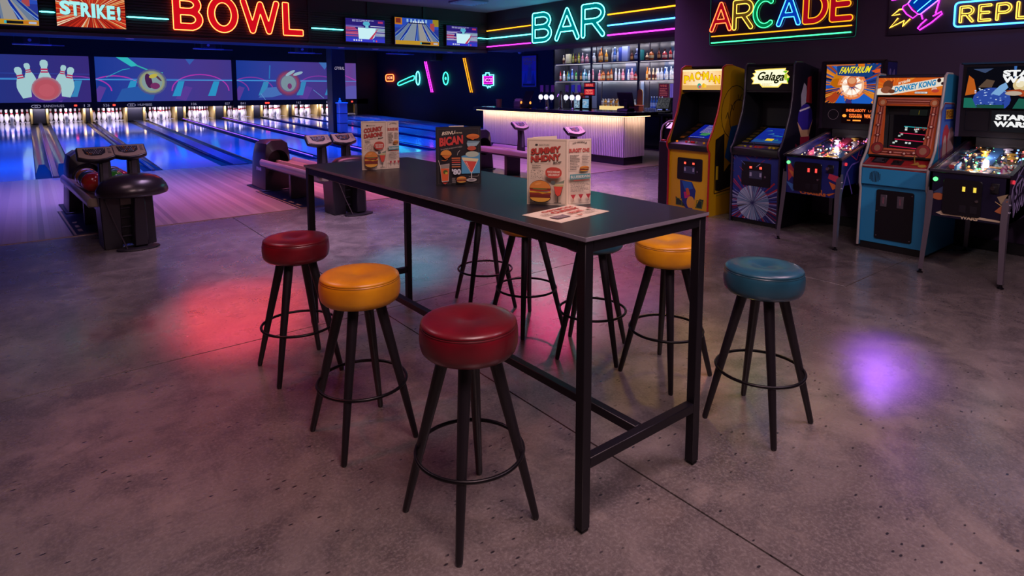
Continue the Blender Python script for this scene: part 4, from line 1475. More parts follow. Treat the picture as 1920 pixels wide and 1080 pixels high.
for k in range(6):
    MB().box(-.3, .3, -.28 + k * .11, -.27 + k * .11, 0, .03).build('lattice_bar', M('#8aa0cc', .3), t)

# ---------------------------------------------------------------- bar
t = thing('bar_counter', 'long bar counter with a white fluted front and warm light strip under the dark top', 'bar counter', (0, 0, 0))
MB().box(9.52, 10.11, 8.40, 13.27, .0, .16).build('plinth', M('#191528', .4), t)
MB().box(9.49, 10.12, 8.375, 13.3, .16, 1.0).build('carcass', M('#8f8aa4', .5), t)
sm = MB().box(-.012, .0, -.019, .019, .162, .985).mesh('slat', M('#c9c2d6', .45), bev=.006)
n = 99
for i in range(n):
    put('slat', sm, t, (9.489, 8.40 + i * .0496, 0))
sm2 = MB().box(-.019, .019, -.012, 0, .162, .985).mesh('slat', M('#c9c2d6', .45), bev=.006)
for i in range(13):
    put('slat', sm2, t, (9.52 + i * .0485, 8.374, 0))
MB().box(9.30, 10.30, 8.16, 13.48, 1.012, 1.09).build('countertop', M('#15131c', .14, coat=.5), t, bev=.006)
MB().box(9.36, 9.40, 8.22, 13.42, .998, 1.011).build('led_strip', E((5.2, 2.9, 1.15), 1), t)
MB().box(9.40, 10.12, 8.22, 8.25, .998, 1.011).build('led_strip', E((5.2, 2.9, 1.15), 1), t)
area('bar_strip_light', (9.375, 10.85, .985), .03, 16, (1, .62, .32), rot=(0, R(-30), 0), sy=4.9)
area('bar_strip_light_end', (9.8, 8.235, .985), .7, 2, (1, .62, .32), rot=(R(30), 0, 0), sy=.03)

back = thing('back_counter', 'dark back counter below the bottle shelves', 'counter', (13.3, 12.2, 0))
MB().box(-.6, .44, -3.4, 2.6, .86, .93).build('worktop', M('#1b1826', .3, coat=.3), back, bev=.006)
MB().box(-.55, .44, -2.2, 2.55, 0, .86).build('cupboard', blackm, back)
for k in range(5):
    MB().box(-.565, -.55, -2.15 + k * .93, -1.26 + k * .93, .08, .84).build('fridge_door', M('#1c1a2a', .15, coat=.4), back, bev=.005)
for y in (-3.35, -2.25):
    MB().box(-.58, -.54, y, y + .04, 0, .86).build('leg', M('#6c6880', .3, .6), back)
MB().box(-.55, .4, -3.35, -2.25, .42, .45).build('lower_shelf', M('#1c1a26', .4), back)
t = thing('bottle_crate', 'grey lattice bottle crate under the right end of the back counter', 'crate', (12.95, 9.6, .4505))
for k in range(6):
    MB().box(-.12, -.1, -.3 + k * .115, -.25 + k * .115, .02, .36).build('bar', M('#8a86a0', .4), t)
for k in range(4):
    MB().box(-.1, .28, -.32, .34, .02 + k * .1, .04 + k * .1).build('rail', M('#5a586c', .4), t)
MB().box(-.1, .28, -.32, .34, .0, .02).build('base', M('#4a485c', .4), t)
t = thing('drinks_tray', 'pale blue drinks tray on the lower shelf right of the bar', 'tray', (12.95, 9.02, .4505))
MB().box(-.3, .2, -.12, .2, 0, .05).build('tray', M('#6a6ea8', .35), t, bev=.01)
MB().box(-.3, -.28, -.12, .2, .05, .12).build('lip', M('#8086bc', .35), t)

unit = thing('bottle_shelf_unit', 'tall dark metal shelf unit behind the bar holding rows of bottles', 'shelf', (13.2, 0, 0))
PM = M('#3c3846', .35, .5)
PY = [14.62, 12.98, 11.18, 9.55]
MB().box(.66, .7, 9.55, 14.62, .935, 2.87).build('back_panel', M('#161a34', .3, coat=.3), unit)
for y0, y1, c, z0, z1 in ((14.1, 14.5, '#4a4f68', .95, 1.78), (13.35, 13.85, '#59607c', .95, 1.78), (11.5, 11.62, '#7088b0', .95, 1.78), (14.2, 14.55, '#4a4458', 1.82, 2.3), (10.2, 10.8, '#203a66', 1.82, 2.3), (11.8, 12.2, '#253c78', 1.82, 2.3), (13.4, 14.4, '#3a3c4c', 2.36, 2.84), (9.6, 10.6, '#1d3a60', 2.36, 2.84)):
    MB().box(.64, .66, y0, y1, z0, z1).build('mirror_panel', M(c, .2, coat=.3), unit)
for y in PY:
    for x in (0, .44):
        MB().box(x, x + .03, y - .03, y + .03 if x == 0 else y + .01, .935, 2.87).build('post', PM, unit)
MB().box(.0, .66, 14.6, 14.64, .935, 2.87).build('side_panel', M('#2e2c38', .4), unit)
for z in (1.775, 2.305, 2.845):
    for k in range(3):
        MB().box(.0, .66, PY[k + 1] + .03, PY[k] - .03, z, z + .025).build('shelf_board', PM, unit)
        MB().box(-.006, .0, PY[k + 1] + .03, PY[k] - .03, z, z + .028).build('shelf_edge', M('#6b6474', .35, .4), unit)
for k, em in ((0, 2.5), (1, 7), (2, 7)):
    MB().box(.1, .5, PY[k + 1] + .06, PY[k] - .06, 1.8005, 1.804).build('lit_strip', E((.95, .8, .8), .22 * em), unit)
for k in (1,):
    MB().box(.1, .45, 11.35, 12.7, .936, .94).build('lit_strip', E((1, .72, .3), 1.3), unit)

for k in range(3):
    ym_, ln = (PY[k] + PY[k + 1]) / 2, PY[k] - PY[k + 1] - .1
    for z, p in ((2.83, 9), (2.29, 12), (1.76, 12)):
        MB().box(.03, .07, ym_ - ln / 2, ym_ + ln / 2, z + .004, z + .014).build('led_strip', E((1.5, 1.3, 1.5), .7), unit)  # glowing strip added under each shelf to brighten the bottles
        area('shelf_fill', (13.24, ym_, z), .03, p, (1, .9, 1) if k else (.8, .85, 1), rot=(0, R(-38), 0), sy=ln)  # added fill for the bottles, goes with the added strip

# bottles -----------------------------------------------------------------
SH = {'round': [(.03, 0), (.037, .004), (.038, .02), (.038, .16), (.034, .185), (.016, .215), (.0135, .24), (.0135, .275), (.016, .278), (.016, .3), (.004, .302)],
      'slim': [(.024, 0), (.03, .004), (.03, .19), (.026, .21), (.013, .24), (.0125, .29), (.015, .293), (.015, .32), (.004, .322)],
      'squat': [(.035, 0), (.046, .004), (.05, .05), (.048, .12), (.036, .15), (.016, .17), (.014, .19), (.022, .195), (.024, .225), (.004, .235)]}
BC = {'clear': ('#c8d4e4', '#e8e8f0', '#b8c8dc'), 'amber': ('#a8521c', '#d8c49c', '#30201c'), 'gold': ('#d89a34', '#f0e0b0', '#e8e0c0'), 'red': ('#a8202c', '#d8b8b0', '#301018'),
      'green': ('#2c8a3c', '#b8d0a0', '#2a3a24'), 'blue': ('#2c5cb8', '#a8c0e8', '#c0d0f0'), 'teal': ('#2a7c94', '#a8d0d8', '#204a58'), 'pink': ('#d0748c', '#f0c8d4', '#d8c0c8'),
      'lime': ('#a8a82c', '#d8d880', '#4a4a1c'), 'cream': ('#e0c8a0', '#6a2c24', '#e8d8c0'), 'brown': ('#5a2418', '#c8965c', '#281410'), 'orange': ('#d8842c', '#f0d090', '#a85a1c'), 'navy': ('#1c2c6c', '#8090c8', '#a0b0e0')}
bm_cache = {}


def bottle(shape, col):
    k = (shape, col)
    if k not in bm_cache:
        b = MB().lathe(SH[shape], 12)
        lab = {'round': (.0388, .05, .13), 'slim': (.0306, .05, .15), 'squat': (.0508, .04, .1)}[shape]
        b.mat(1).lathe([(lab[0], lab[1]), (lab[0] + .0004, lab[1] + .001), (lab[0] + .0004, lab[2])], 12)
        c = BC[col]
        me = b.mesh('bottle', [M(c[0], .12, coat=.4, trans=.12), M(c[1], .5), M(c[2], .4)], smooth=50)
        for p in me.polygons:
            if p.center.z > SH[shape][-1][1] - .045:
                p.material_index = 2
        bm_cache[k] = me
    return bm_cache[k]


def shelf_row(items, x, z, where, grp):
    bays = [0, 0, 0]
    for y, col, shape, sc in items:
        k = 0 if y > PY[1] else 1 if y > PY[2] else 2
        bays[k] += 1
        bay = ('left', 'middle', 'right')[k]
        cw = {'clear': 'clear glass', 'cream': 'cream ceramic', 'gold': 'golden'}.get(col, col)
        sw = {'slim': 'slim ', 'squat': 'squat '}.get(shape, '')
        nm = ORD[bays[k] - 1]
        if shape == 'box':
            o = MB().box(-.05, .05, -.09 * sc[0], .09 * sc[0], 0, sc[1]).build('bottle_box', M(sc[2], .5), None, bev=.004, loc=(x, y, z))
            tag(o, f'{col} gift box, {nm} from the left on the {where}, {bay} bay', 'box', grp)
            continue
        o = put('bottle', bottle(shape, col), None, (x + rng.uniform(-.05, .05), y, z))
        o.scale = (sc * 1.1, sc * 1.1, sc)
        tag(o, f'{sw}{cw} bottle, {nm} from the left on the {where}, {bay} bay', 'bottle', grp)

yt = [14.45, 14.32, 14.18, 13.98, 13.85, 13.71, 13.56, 13.36, 13.05, 12.89, 12.77, 12.54, 12.33, 12.21, 12.14, 12.0, 11.83, 11.61, 11.45, 11.26, 11.07, 10.88, 10.64, 10.46, 10.29, 10.18]
ct = [('cream', 'round', .95), ('pink', 'squat', .7), ('beige', 'box', (.95, .3, '#d8cca0')), ('lime', 'slim', 1), ('brown', 'slim', 1), ('lime', 'slim', 1.05), ('pink', 'round', 1.05), ('pink', 'squat', 1.15),
      ('clear', 'squat', 1.25), ('amber', 'slim', 1.2), ('orange', 'slim', 1.3), ('gold', 'round', 1.2), ('clear', 'slim', 1.2), ('blue', 'slim', 1.3), ('clear', 'slim', 1.15), ('blue', 'box', (.6, .4, '#2c48b0')), ('lavender', 'box', (1.2, .42, '#8a9cdc')),
      ('brown', 'round', 1), ('navy', 'squat', 1.5), ('turquoise', 'box', (.6, .3, '#2a8a90')), ('cream', 'squat', .9), ('amber', 'squat', 1.3), ('brown', 'round', 1.05), ('red', 'squat', 1.25), ('red', 'round', 1.05), ('clear', 'slim', 1)]
shelf_row([(y, *c) for y, c in zip(yt, ct)], 13.42, 2.332, 'top shelf', 'bottles on the top bar shelf')
ym = [14.52, 14.37, 14.25, 14.14, 14.01, 13.86, 13.67, 13.55, 13.46, 13.37, 13.28, 13.10, 12.87, 12.76, 12.66, 12.56, 12.45, 12.33, 12.19, 12.05, 11.92, 11.76, 11.6, 11.42, 11.08, 10.96, 10.85, 10.74, 10.64, 10.55, 10.46, 10.37, 10.28, 10.19]
cm = 'red,clear,lime,teal,blue,green,brown,teal,clear,teal,clear,pink,pink,orange,amber,brown,amber,amber,clear,clear,pink,clear,pink,red,orange,cream,cream,cream,clear,clear,blue,clear,clear,clear'.split(',')
sm_ = 'slim,round,slim,round,slim,slim,slim,slim,slim,round,round,slim,round,round,round,slim,round,slim,slim,slim,round,slim,round,squat,slim,slim,slim,round,round,round,slim,round,slim,round'.split(',')
shelf_row([(y, c, s, rng.uniform(.92, 1.12)) for y, c, s in zip(ym, cm, sm_)], 13.42, 1.8045, 'middle shelf', 'bottles on the middle bar shelf')
shelf_row([(y, c, s, rng.uniform(.9, 1.1)) for y, c, s in zip([12.7, 12.58, 12.47, 12.36, 12.24, 12.13, 12.02, 11.91, 11.8, 11.69, 11.57, 11.46, 11.35],
                                                              'gold,gold,clear,gold,gold,gold,gold,gold,gold,clear,green,clear,green'.split(','), ['round', 'slim'] * 6 + ['round'])], 13.45, .9405, 'back counter', 'golden bottles on the lit back counter')
t = thing('display_step', 'glowing stepped display with golden bottles behind the till', 'display step', (13.36, 12.02, .9415))
MB().box(-.14, -.02, -.62, .62, 0, .12).build('step', E((1, .72, .3), .9), t)
for k in range(11):
    c = ['clear', 'gold', 'clear', 'gold'][k % 4]
    o = put('bottle', bottle('squat', c), None, (13.27, 11.5 + k * .105, 1.062))
    o.scale = (.8, .8, .9)
    tag(o, f'small squat {"golden" if c == "gold" else "clear"} bottle, {ORD[10 - k]} from the left on the glowing step', 'bottle', 'small bottles on the glowing step')
for k, y in enumerate([10.86, 10.77, 10.68, 10.59, 10.5]):
    o = put('bottle', bottle('slim', 'blue'), None, (13.4, y, 1.03))
    tag(o, f'blue bottle, {ORD[k]} from the left in the blue lit rack by the right till', 'bottle', 'blue bottles in the lit rack')
t = thing('bottle_rack', 'blue lit bottle rack on the back counter beside the right till', 'rack', (13.4, 10.68, .931))
MB().box(-.1, .1, -.3, .3, 0, .03).build('base', M('#40406a', .4), t)
MB().box(-.1, .1, -.3, .3, .07, .098).build('lit_shelf', E((.35, .45, 1.4), .9), t)
for y in (-.29, .27):
    MB().box(-.1, .1, y, y + .02, .03, .07).build('rack_side', M('#40406a', .4), t)
# coloured glasses
for k in range(5):
    o = MB().lathe([(.03, 0), (.036, .005), (.04, .12), (.036, .12), (.03, .02), (.004, .015)], 12).build('glass', M('#c8d4f0', .1, coat=.5, trans=.5), None, loc=(13.08, 10.8 - k * .09, .931))
    tag(o, f'clear tumbler, {ORD[k]} from the left in front of the blue lit rack', 'glass', 'tumblers on the back counter')
t = thing('menu_board', 'red glowing drinks board between the beer taps and the golden bottles', 'board', (13.12, 12.93, 1.35))
MB().box(-.03, .0, -.22, .22, 0, .4).build('panel', black, t)
a = Art((-.031, .21, 0), -Y_, Z_, em=1.1)
a.rect(.0, .03, .42, .2, '#b0142a').rect(0, .26, .42, .37, '#7a1020').text('BIRRE', .06, .28, .3, .07, '#f06a60', bold=.03).text('PEPPI', .06, .12, .28, .06, '#f08070', bold=.03).text('HOUSE', .06, .05, .3, .05, '#f08070', bold=.03)
a.build('print', t)
MB().box(-.03, .0, -.02, .02, -.42, 0).build('stand', blackm, t)
t = thing('screen_panel', 'purple lit panel with a red list behind the right till', 'screen', (13.8, 10.55, 1.3))
MB().box(.0, .04, -.42, .42, 0, .42).build('panel', black, t)
a = Art((-.001, .41, 0), -Y_, Z_, em=.55)
a.rect(.02, .02, .36, .4, '#5a1c3c').rect(.4, .02, .8, .4, '#6a52c8')
for k in range(7):
    a.rect(.42 + k * .055, .02, .445 + k * .055, .4, '#8a74e0')
a.text('WINE', .07, .31, .22, .06, '#c85a5a', bold=.02).scribble(.06, .25, .26, 5, .045, '#b85a64')
a.build('print', t)
MB().box(0, .04, -.02, .02, -.365, 0).build('stand', blackm, t)
t = thing('amber_dispenser', 'amber lit drink dispenser left of the red drinks board', 'dispenser', (13.1, 13.33, .931))
MB().box(-.12, .12, -.15, .15, .0, .1).build('base', black, t, bev=.01)
MB().box(-.1, .1, -.13, .13, .1, .24).build('lower_tank', E((1.5, .55, .06), .8), t, bev=.01)
MB().box(-.1, .1, -.13, .13, .24, .42).build('upper_tank', M('#a83c50', .2, coat=.4), t, bev=.01)
MB().box(-.12, .12, -.15, .15, .42, .5).build('lid', M('#c86a3a', .3), t, bev=.01)
t = thing('storage_box', 'terracotta box on the back counter between the two tills', 'box', (12.98, 11.12, .931))
MB().box(-.1, .1, -.26, .26, 0, .16).build('body', M('#a84a30', .5), t, bev=.01)
MB().box(-.11, .11, -.27, .27, .16, .19).build('lid', M('#b85638', .5), t, bev=.008)
t = thing('serving_board', 'upright pale wooden serving board with a rounded top behind the bar', 'board', (13.15, 11.06, .931))
MB().prism(rrect(-.09, 0, .09, .62, .085), 'x', 0, .02).build('board', M('#b88a3c', .5), t)

# things on the bar counter
TC = 1.0905


def beer_font(y, lab, cols):
    t = thing('beer_tap', lab, 'beer tap', (9.9, y, TC), group='beer taps on the bar')
    for dy in (-.0,):
        MB().cyl((0, 0, 0), (0, 0, .27), .035, .03, 16).build('column', chrome, t)
        MB().lathe([(.06, 0), (.06, .01), (.035, .03)], 18).build('foot', chrome, t)
    MB().tube([(0, -.24, .27), (0, .24, .27)], .032, 14).build('crossbar', chrome, t)
    for k in range(3):
        q = (-.2, 0, .2)[k]
        MB().cyl((-.05, q, .27), (-.02, q, .27), .062, n=20).build('round_badge', E((1.7, 1.6, 1.9), .8), t)
        MB().cyl((.0, q, .29), (.0, q, .42), .014, .02, 10).build('pump_handle', black, t, bev=.003)
        o = MB().box(-.012, .012, q - .055, q + .055, .39, .56).build('pump_clip', M(cols[k], .35), t, bev=.006)
        MB().cyl((-.04, q, .26), (-.055, q, .14), .009, n=8).build('spout', chrome, t)


beer_font(11.2, 'chrome beer tap with three round white badges, nearest the dark screen', ['#6a3a78', '#4a3a6a', '#7a4a9a'])
beer_font(10.3, 'chrome beer tap with three round white badges, nearest the right till', ['#6a5ac0', '#3a6ac0', '#5a567c'])
t = thing('beer_tap', 'plain chrome pillar tap between the two triple taps', 'beer tap', (9.9, 10.72, TC), group='beer taps on the bar')
MB().lathe([(.06, 0), (.06, .01), (.042, .03), (.04, .4), (.02, .42)], 18).build('column', chrome, t)
MB().tube([(0, 0, .34), (-.07, 0, .34), (-.1, 0, .28)], .012, 8).build('spout', chrome, t)
for y, lab, c in ((10.15, 'pale blue lit counter fridge display behind the right triple tap', (.35, .7, 1.1)), (10.45, 'pale lit bottle display behind the chrome pillar tap', (.5, .75, 1.0))):
    t = thing('counter_display', lab, 'display', (10.2, y, TC))
    MB().box(-.04, .04, -.12, .12, 0, .26).build('casing', black, t, bev=.008)
    a = Art((-.041, .1, .03), -Y_, Z_, em=.5)
    a.rect(0, 0, .2, .2, c)
    g = random.Random(int(y * 10))
    for k in range(14):
        p, q = .17 * g.random(), .17 * g.random()
        a.rect(p, q, p + .03, q + .02, g.choice(['#203048', '#e8f0ff', '#4a78a8']))
    a.build('lit_front', t)


def till(lab, loc, rz, lit):
    t = thing('till', lab, 'till', loc, rz, 'tills at the bar')
    MB().prism([(-.12, 0), (.14, 0), (.1, .07), (-.1, .05)], 'y', -.15, .15).build('base', black, t, bev=.01)
    MB().box(.0, .05, -.05, .05, .05, .2).build('neck', black, t, bev=.008)
    s = MB().box(-.015, .015, -.21, .21, -.155, .155).build('screen_case', black, t, bev=.01)
    s.location = (0, 0, .25)
    s.rotation_euler = (0, R(18 if lit else -18), 0)
    a = Art((-.016, .19, -.135), -Y_, Z_, em=.22 if lit else 0)
    if lit:
        a.rect(0, 0, .38, .27, '#8a8a92')
        g = random.Random(2)
        for i in range(9):
            for k in range(6):
                a.rect(.012 + i * .041, .01 + k * .043, .045 + i * .041, .045 + k * .043, g.choice(['#9a9aa0', '#6a6a72', '#82828c', '#5a5a66']))
    else:
        a.text('TELA', .15, .12, .08, .02, '#6c6a78')
    a.build('screen' if lit else 'case_lettering', s)


till('black till with its dark back towards the room on the bar counter', (9.98, 8.78, TC), 0, False)
till('till with a lit grey keypad screen at the right end of the back counter', (12.95, 10.1, .931), 0, True)
t = thing('tilted_screen', 'dark tilted order screen at the left of the bar counter', 'screen', (9.95, 12.05, TC))
MB().box(-.1, .1, -.12, .12, 0, .03).build('base', black, t, bev=.006)
s = MB().box(-.014, .014, -.16, .16, 0, .42).build('screen', black, t, bev=.008)
s.rotation_euler = (0, R(24), 0)
s.location = (-.06, 0, .03)
MB().box(.06, .09, -.03, .03, .03, .2).build('prop', black, t)
for y in (-.2, .16):
    MB().ell((-.04, y, .12), .025, .025, .035, 10, 8).build('amber_lamp', E((2.4, .7, .12), .8), t)
t = thing('straw_cup', 'brown cup of straws at the far end of the bar counter', 'cup', (9.75, 12.95, TC))
MB().lathe([(.06, 0), (.07, .005), (.08, .2), (.072, .2), (.06, .02), (.004, .02)], 16).build('cup', M('#8a6450', .5), t)
t = thing('caddy', 'pale napkin caddy beside the tilted order screen', 'caddy', (10.0, 12.42, TC))
MB().box(-.08, .08, -.12, .12, 0, .15).build('box', M('#6c6270', .4), t, bev=.008)
for k in range(5):
    MB().box(-.06 + k * .022, -.05 + k * .022, -.1, .1, .15, .2 + .01 * (k % 3)).build('napkin', M('#b8aab0', .6), t)

# ---------------------------------------------------------------- arcade cabinets


def cabinet(label, x, y, w, prof, side_c, trim_c, front_c, D=.78, zk=.06):
    t = thing('arcade_cabinet', label, 'arcade cabinet', (x, y, 0), group='upright arcade cabinets')
    h = w / 2
    sides = []
    for s in (-1, 1):
        o = MB().prism(prof, 'y', s * h - (.022 if s > 0 else 0), s * h + (.022 if s < 0 else 0)).build('side_panel', M(side_c, .4, coat=.2), t)
        sides.append(o)
        fr = prof[:-2]
        MB().tube([(p[0] - .002, s * (h - .011), p[1]) for p in fr], .0125, 8).build('edge_trim', M(trim_c, .35), t, smooth=60)
    hi = h - .0225
    ins = [(max(p[0], .0) + .012, p[1]) for p in prof if .86 < p[1] < 1.6]
    for s in (-1, 1):
        MB().prism(ins + [(.62, 1.56), (.62, .9)], 'y', s * (hi - .003), s * hi).build('inner_liner', blackm, t)
    MB().box(.018, .034, -hi, hi, zk, .795).build('front_panel', M(front_c, .4, coat=.2), t)
    MB().box(D - .03, D - .01, -hi, hi, zk, prof[-2][1]).build('back_panel', blackm, t)
    MB().box(.03, D, -hi, hi, .0, zk).build('kick_base', blackm, t)
    # roof follows the top of the side panels
    a, b = prof[-3], prof[-2]
    MB().prism([(a[0], a[1]), (b[0], b[1]), (b[0], b[1] - .02), (a[0], a[1] - .02)], 'y', -hi, hi).build('roof_panel', M('#15131a', .5), t)
    return t, hi, sides


def coin_door(t, y0, y1, z0, z1, slots, lit):
    d = MB().prism(rrect(y0, z0, y1, z1, .02), 'x', .004, .0178).build('coin_door', M('#121016', .4), t, bev=.003)
    cy, w = (y0 + y1) / 2, (y1 - y0)
    if lit:
        for q in (-.17, .17):
            MB().box(-.001, .004, cy + w * q - .025, cy + w * q + .025, z1 - .085, z1 - .04).build('coin_slot', M('#2a1014', .3), d)
            MB().box(-.003, -.001, cy + w * q - .014, cy + w * q + .014, z1 - .075, z1 - .05).build('slot_lamp', E((2.6, .16, .1), 1), d)
        MB().box(.001, .004, cy - w * .22, cy + w * .22, z1 - .19, z1 - .10).build('coin_plate', M('#3a3c58', .35), d)
        for q in (-.17, .17):
            MB().box(-.001, .001, cy + w * q - .012, cy + w * q + .012, z1 - .165, z1 - .12).build('price_label', M('#a8a4c0', .5), d)
        MB().cyl((-.004, cy - w * .33, (z0 + z1) / 2 - .02), (.004, cy - w * .33, (z0 + z1) / 2 - .02), .012, n=12).build('lock', steel, d)
    return d


# --- yellow cabinet
P1 = [(0, .0), (0, .79), (-.03, .83), (-.045, .875), (-.03, .92), (.05, 1.05), (.15, 1.28), (.205, 1.5), (.225, 1.83), (.30, 1.862), (.42, 1.862), (.78, 1.80), (.78, 0)]
t, hi, sd = cabinet('yellow arcade cabinet with red edge trim and a glowing cream marquee', 6.49, 4.655, .625, P1, '#c8960a', '#b0141c', '#d8a40c', zk=.02)
MB().prism([(-.032, .80), (-.04, .875), (.125, .925), (.125, .80)], 'y', -hi, hi).build('control_panel', black, t, bev=.004)
MB().prism([(.126, .925), (.62, 1.12), (.62, 1.09), (.126, .895)], 'y', -hi, hi).build('monitor_bezel', blackm, t)
vv = Vector((.494, 0, .195)).normalized()
a = Art((.126, hi, .925), -Y_, vv)
W2 = 2 * hi
for k in range(4):
    a.rect(.02, .05 + k * .12, .11, .12 + k * .12, '#4a2c14').rect(W2 - .11, .05 + k * .12, W2 - .02, .12 + k * .12, '#3a2414')
a.rect(.04, .03, .1, .07, '#b86a1c')
a.build('bezel_art', t)
a = Art((.126, hi, .925), -Y_, vv, em=.55)
a.h = .002
a.rect(.14, .06, W2 - .12, .46, '#1a2cc0').rect(.15, .08, W2 - .13, .45, '#1424b4')
a.poly([(.26, .14), (.36, .13), (.42, .2), (.34, .24), (.26, .2)], '#3c9c5c').line([(.27, .16), (.38, .2)], .008, '#8ad0a0')
a.scribble(.22, .42, .2, 7, .035, '#c8b8d8', 6).scribble(.16, .075, .26, 1, .02, '#c8d0f0', 8)
a.build('screen', t)
MB().box(.60, .62, -hi, hi, 1.12, 1.56).build('monitor_hood', blackm, t)
MB().box(.235, .6, -hi, hi, 1.53, 1.555).build('hood_ceiling', blackm, t)
mq = MB().box(.232, .25, -hi, hi, 1.556, 1.815).build('marquee', M('#e8d8b0', .4), t)
a = Art((.2315, hi, 1.556), -Y_, Z_, em=1.15)
mw, mh = W2, .255
for k in range(12):
    f = abs(k - 5.5) / 5.5
    a.rect(mw * k / 12, .004, mw * (k + 1) / 12 + .001, mh, (.98 - .1 * f, .74 - .2 * f, .46 - .24 * f))
a.rect(0, .0, mw, .06, '#e8b060', .9).rect(0, .235, mw, mh, '#f8e8b8', 1.1)
lt = [('P', .045, .095, .1, -.0), ('A', .14, .1, .1, .03), ('C', .25, .085, .1, .045), ('-', .345, .03, .025, .09), ('M', .385, .105, .1, .045), ('A', .495, .1, .1, .02), ('N', .6, .085, .1, -.005)]
for ch, x, lw, lh, dy in lt:
    x = x * mw / .7 - .012
    for o_, c in ((.006, '#c02408'), (0, '#f8d010')):
        a.text(ch, x - o_, .085 + dy - o_, lw * .8 + 2 * o_, lh * .95 + 2 * o_, c, 1.0, bold=.055 if o_ == 0 else .07)
a.ellipse(mw * .45, .05, .028, .035, '#3c9c8c').ellipse(mw * .46, .04, .018, .018, '#c84a5c').ellipse(mw * .56, .055, .022, .03, '#e8b01c').rect(mw * .58, .03, mw * .63, .07, '#e8c040')
a.build('marquee_print', mq)
g = random.Random(3)
for y, c, em in ((.2, '#d8641c', 1.0), (.06, '#c8281c', .0), (.02, '#b8b0a0', 0), (-.02, '#d0201c', 0), (-.05, '#d0201c', 0), (-.09, '#8a8a6a', 0), (-.2, '#c87a1c', .5)):
    MB().cyl((.03, y, .89), (.025, y, .912), .014, n=12).build('button', E(c, em) if em else M(c, .3), t)
MB().cyl((.05, .03, .895), (.045, .03, .955), .006, n=8).build('joystick', M('#c01c1c', .3), t)
coin_door(t, -.20, .17, .42, .70, 2, True)
a = Art((.0176, hi, .02), -Y_, Z_)
a.poly([(.16, .39), (.34, .38), (.4, .28), (.38, .12), (.3, .02), (.24, .05), (.18, .16)], '#1a2c78').poly([(.19, .38), (.33, .38), (.36, .3), (.24, .26)], '#1c5cb0')
a.poly([(.22, .24), (.3, .26), (.32, .19), (.24, .16)], '#c01c6c').poly([(.25, .29), (.29, .3), (.32, .22), (.27, .2)], '#c85a1c').ellipse(.33, .12, .06, .08, '#d89a34').rect(.28, -.0, .36, .05, '#1c2c8c')
a.poly([(.1, .17), (.2, .12), (.26, .06), (.11, .06)], '#14302c').poly([(.4, .06), (.5, .06), (.52, .18), (.46, .18)], '#14302c').frame(.11, .065, .2, .15, .008, '#6a7a1c').frame(.42, .065, .5, .16, .008, '#6a7a1c')
a.build('front_art', t)
a = Art((0, -.3127, 0), X_, Z_)
a.ellipse(.5, 1.28, .3, .34, '#2a2010', rot=-12).ellipse(.5, 1.28, .29, .33, '#c8960a', rot=-12).ellipse(.58, 1.2, .2, .24, '#2a2010').ellipse(.585, 1.195, .19, .235, '#c8960a')
a.line([(.3, 1.2), (.34, 1.28), (.36, 1.2)], .012, '#2a2010').line([(.4, 1.38), (.46, 1.3), (.5, 1.42)], .012, '#2a2010').line([(.55, 1.5), (.58, 1.42), (.64, 1.5)], .012, '#2a2010')
a.poly([(.1, .95), (.28, 1.02), (.3, .5), (.2, .3), (.12, .32)], '#18140c').poly([(.2, .3), (.7, .38), (.7, .7), (.4, .62), (.25, .5)], '#17130c')
a.poly([(.3, .72), (.42, 1.1), (.6, 1.12), (.66, .9), (.5, .6)], '#0e5fa8').poly([(.42, .55), (.58, .9), (.7, .82), (.66, .6)], '#8a1c20').ellipse(.62, .5, .09, .14, '#b07810')
a.line([(.1, .95), (.1, .28), (.72, .33)], .012, '#17130c').rect(.12, .45, .17, .62, '#b89a14').line([(.14, .25), (.5, .27)], .008, '#7a8a1c')
a.build('side_art', sd[0])

# --- black cabinet with the star marquee
P2 = [(0, .0), (0, .80), (-.03, .84), (-.035, .885), (.02, .93), (.10, 1.1), (.18, 1.3), (.215, 1.5), (.22, 1.84), (.26, 1.865), (.42, 1.865), (.80, 1.80), (.80, 0)]
t, hi, sd = cabinet('black arcade cabinet with a glowing star shaped marquee and blue burst front', 6.53, 3.775, .61, P2, '#131022', '#2a2436', '#1c2878', D=.8, zk=.05)
MB().prism([(-.028, .80), (-.03, .885), (.125, .925), (.125, .80)], 'y', -hi, hi).build('control_panel', black, t, bev=.004)
MB().prism([(.126, .925), (.62, 1.12), (.62, 1.09), (.126, .895)], 'y', -hi, hi).build('monitor_bezel', blackm, t)
W2 = 2 * hi
a = Art((.126, hi, .925), -Y_, vv)
for k in range(6):
    a.rect(.015, .03 + k * .08, .085, .075 + k * .08, '#6a5a10' if k < 2 else '#4a3c14')
    a.rect(W2 - .08, .03 + k * .08, W2 - .02, .075 + k * .08, '#3a3018')
a.rect(.02, .02, W2 - .02, .025, '#5a4ab0').rect(.12, .005, W2 * .85, .05, '#3c4470')
a.build('bezel_art', t)
a = Art((.126, hi, .925), -Y_, vv, em=.6)
a.h = .002
a.rect(.11, .06, W2 - .09, .46, '#1c34b0').rect(.12, .06, W2 - .1, .14, '#2a5aa0')
for k in range(26):
    p, q = .13 + .3 * g.random(), .1 + .33 * g.random()
    a.poly([(p, q), (p + .08, q + .012), (p + .07, q + .03)], g.choice(['#2c8cc0', '#1c50d0', '#58c0d0', '#1a2a90', '#3cb8a0']))
a.rect(.27, .09, .36, .15, '#e0c020', .9)
a.build('screen', t)
MB().box(.60, .62, -hi, hi, 1.12, 1.56).build('monitor_hood', blackm, t)
MB().box(.235, .6, -hi, hi, 1.53, 1.555).build('hood_ceiling', blackm, t)
mq = MB().box(.228, .25, -hi, hi, 1.556, 1.83).build('marquee', blackm, t)
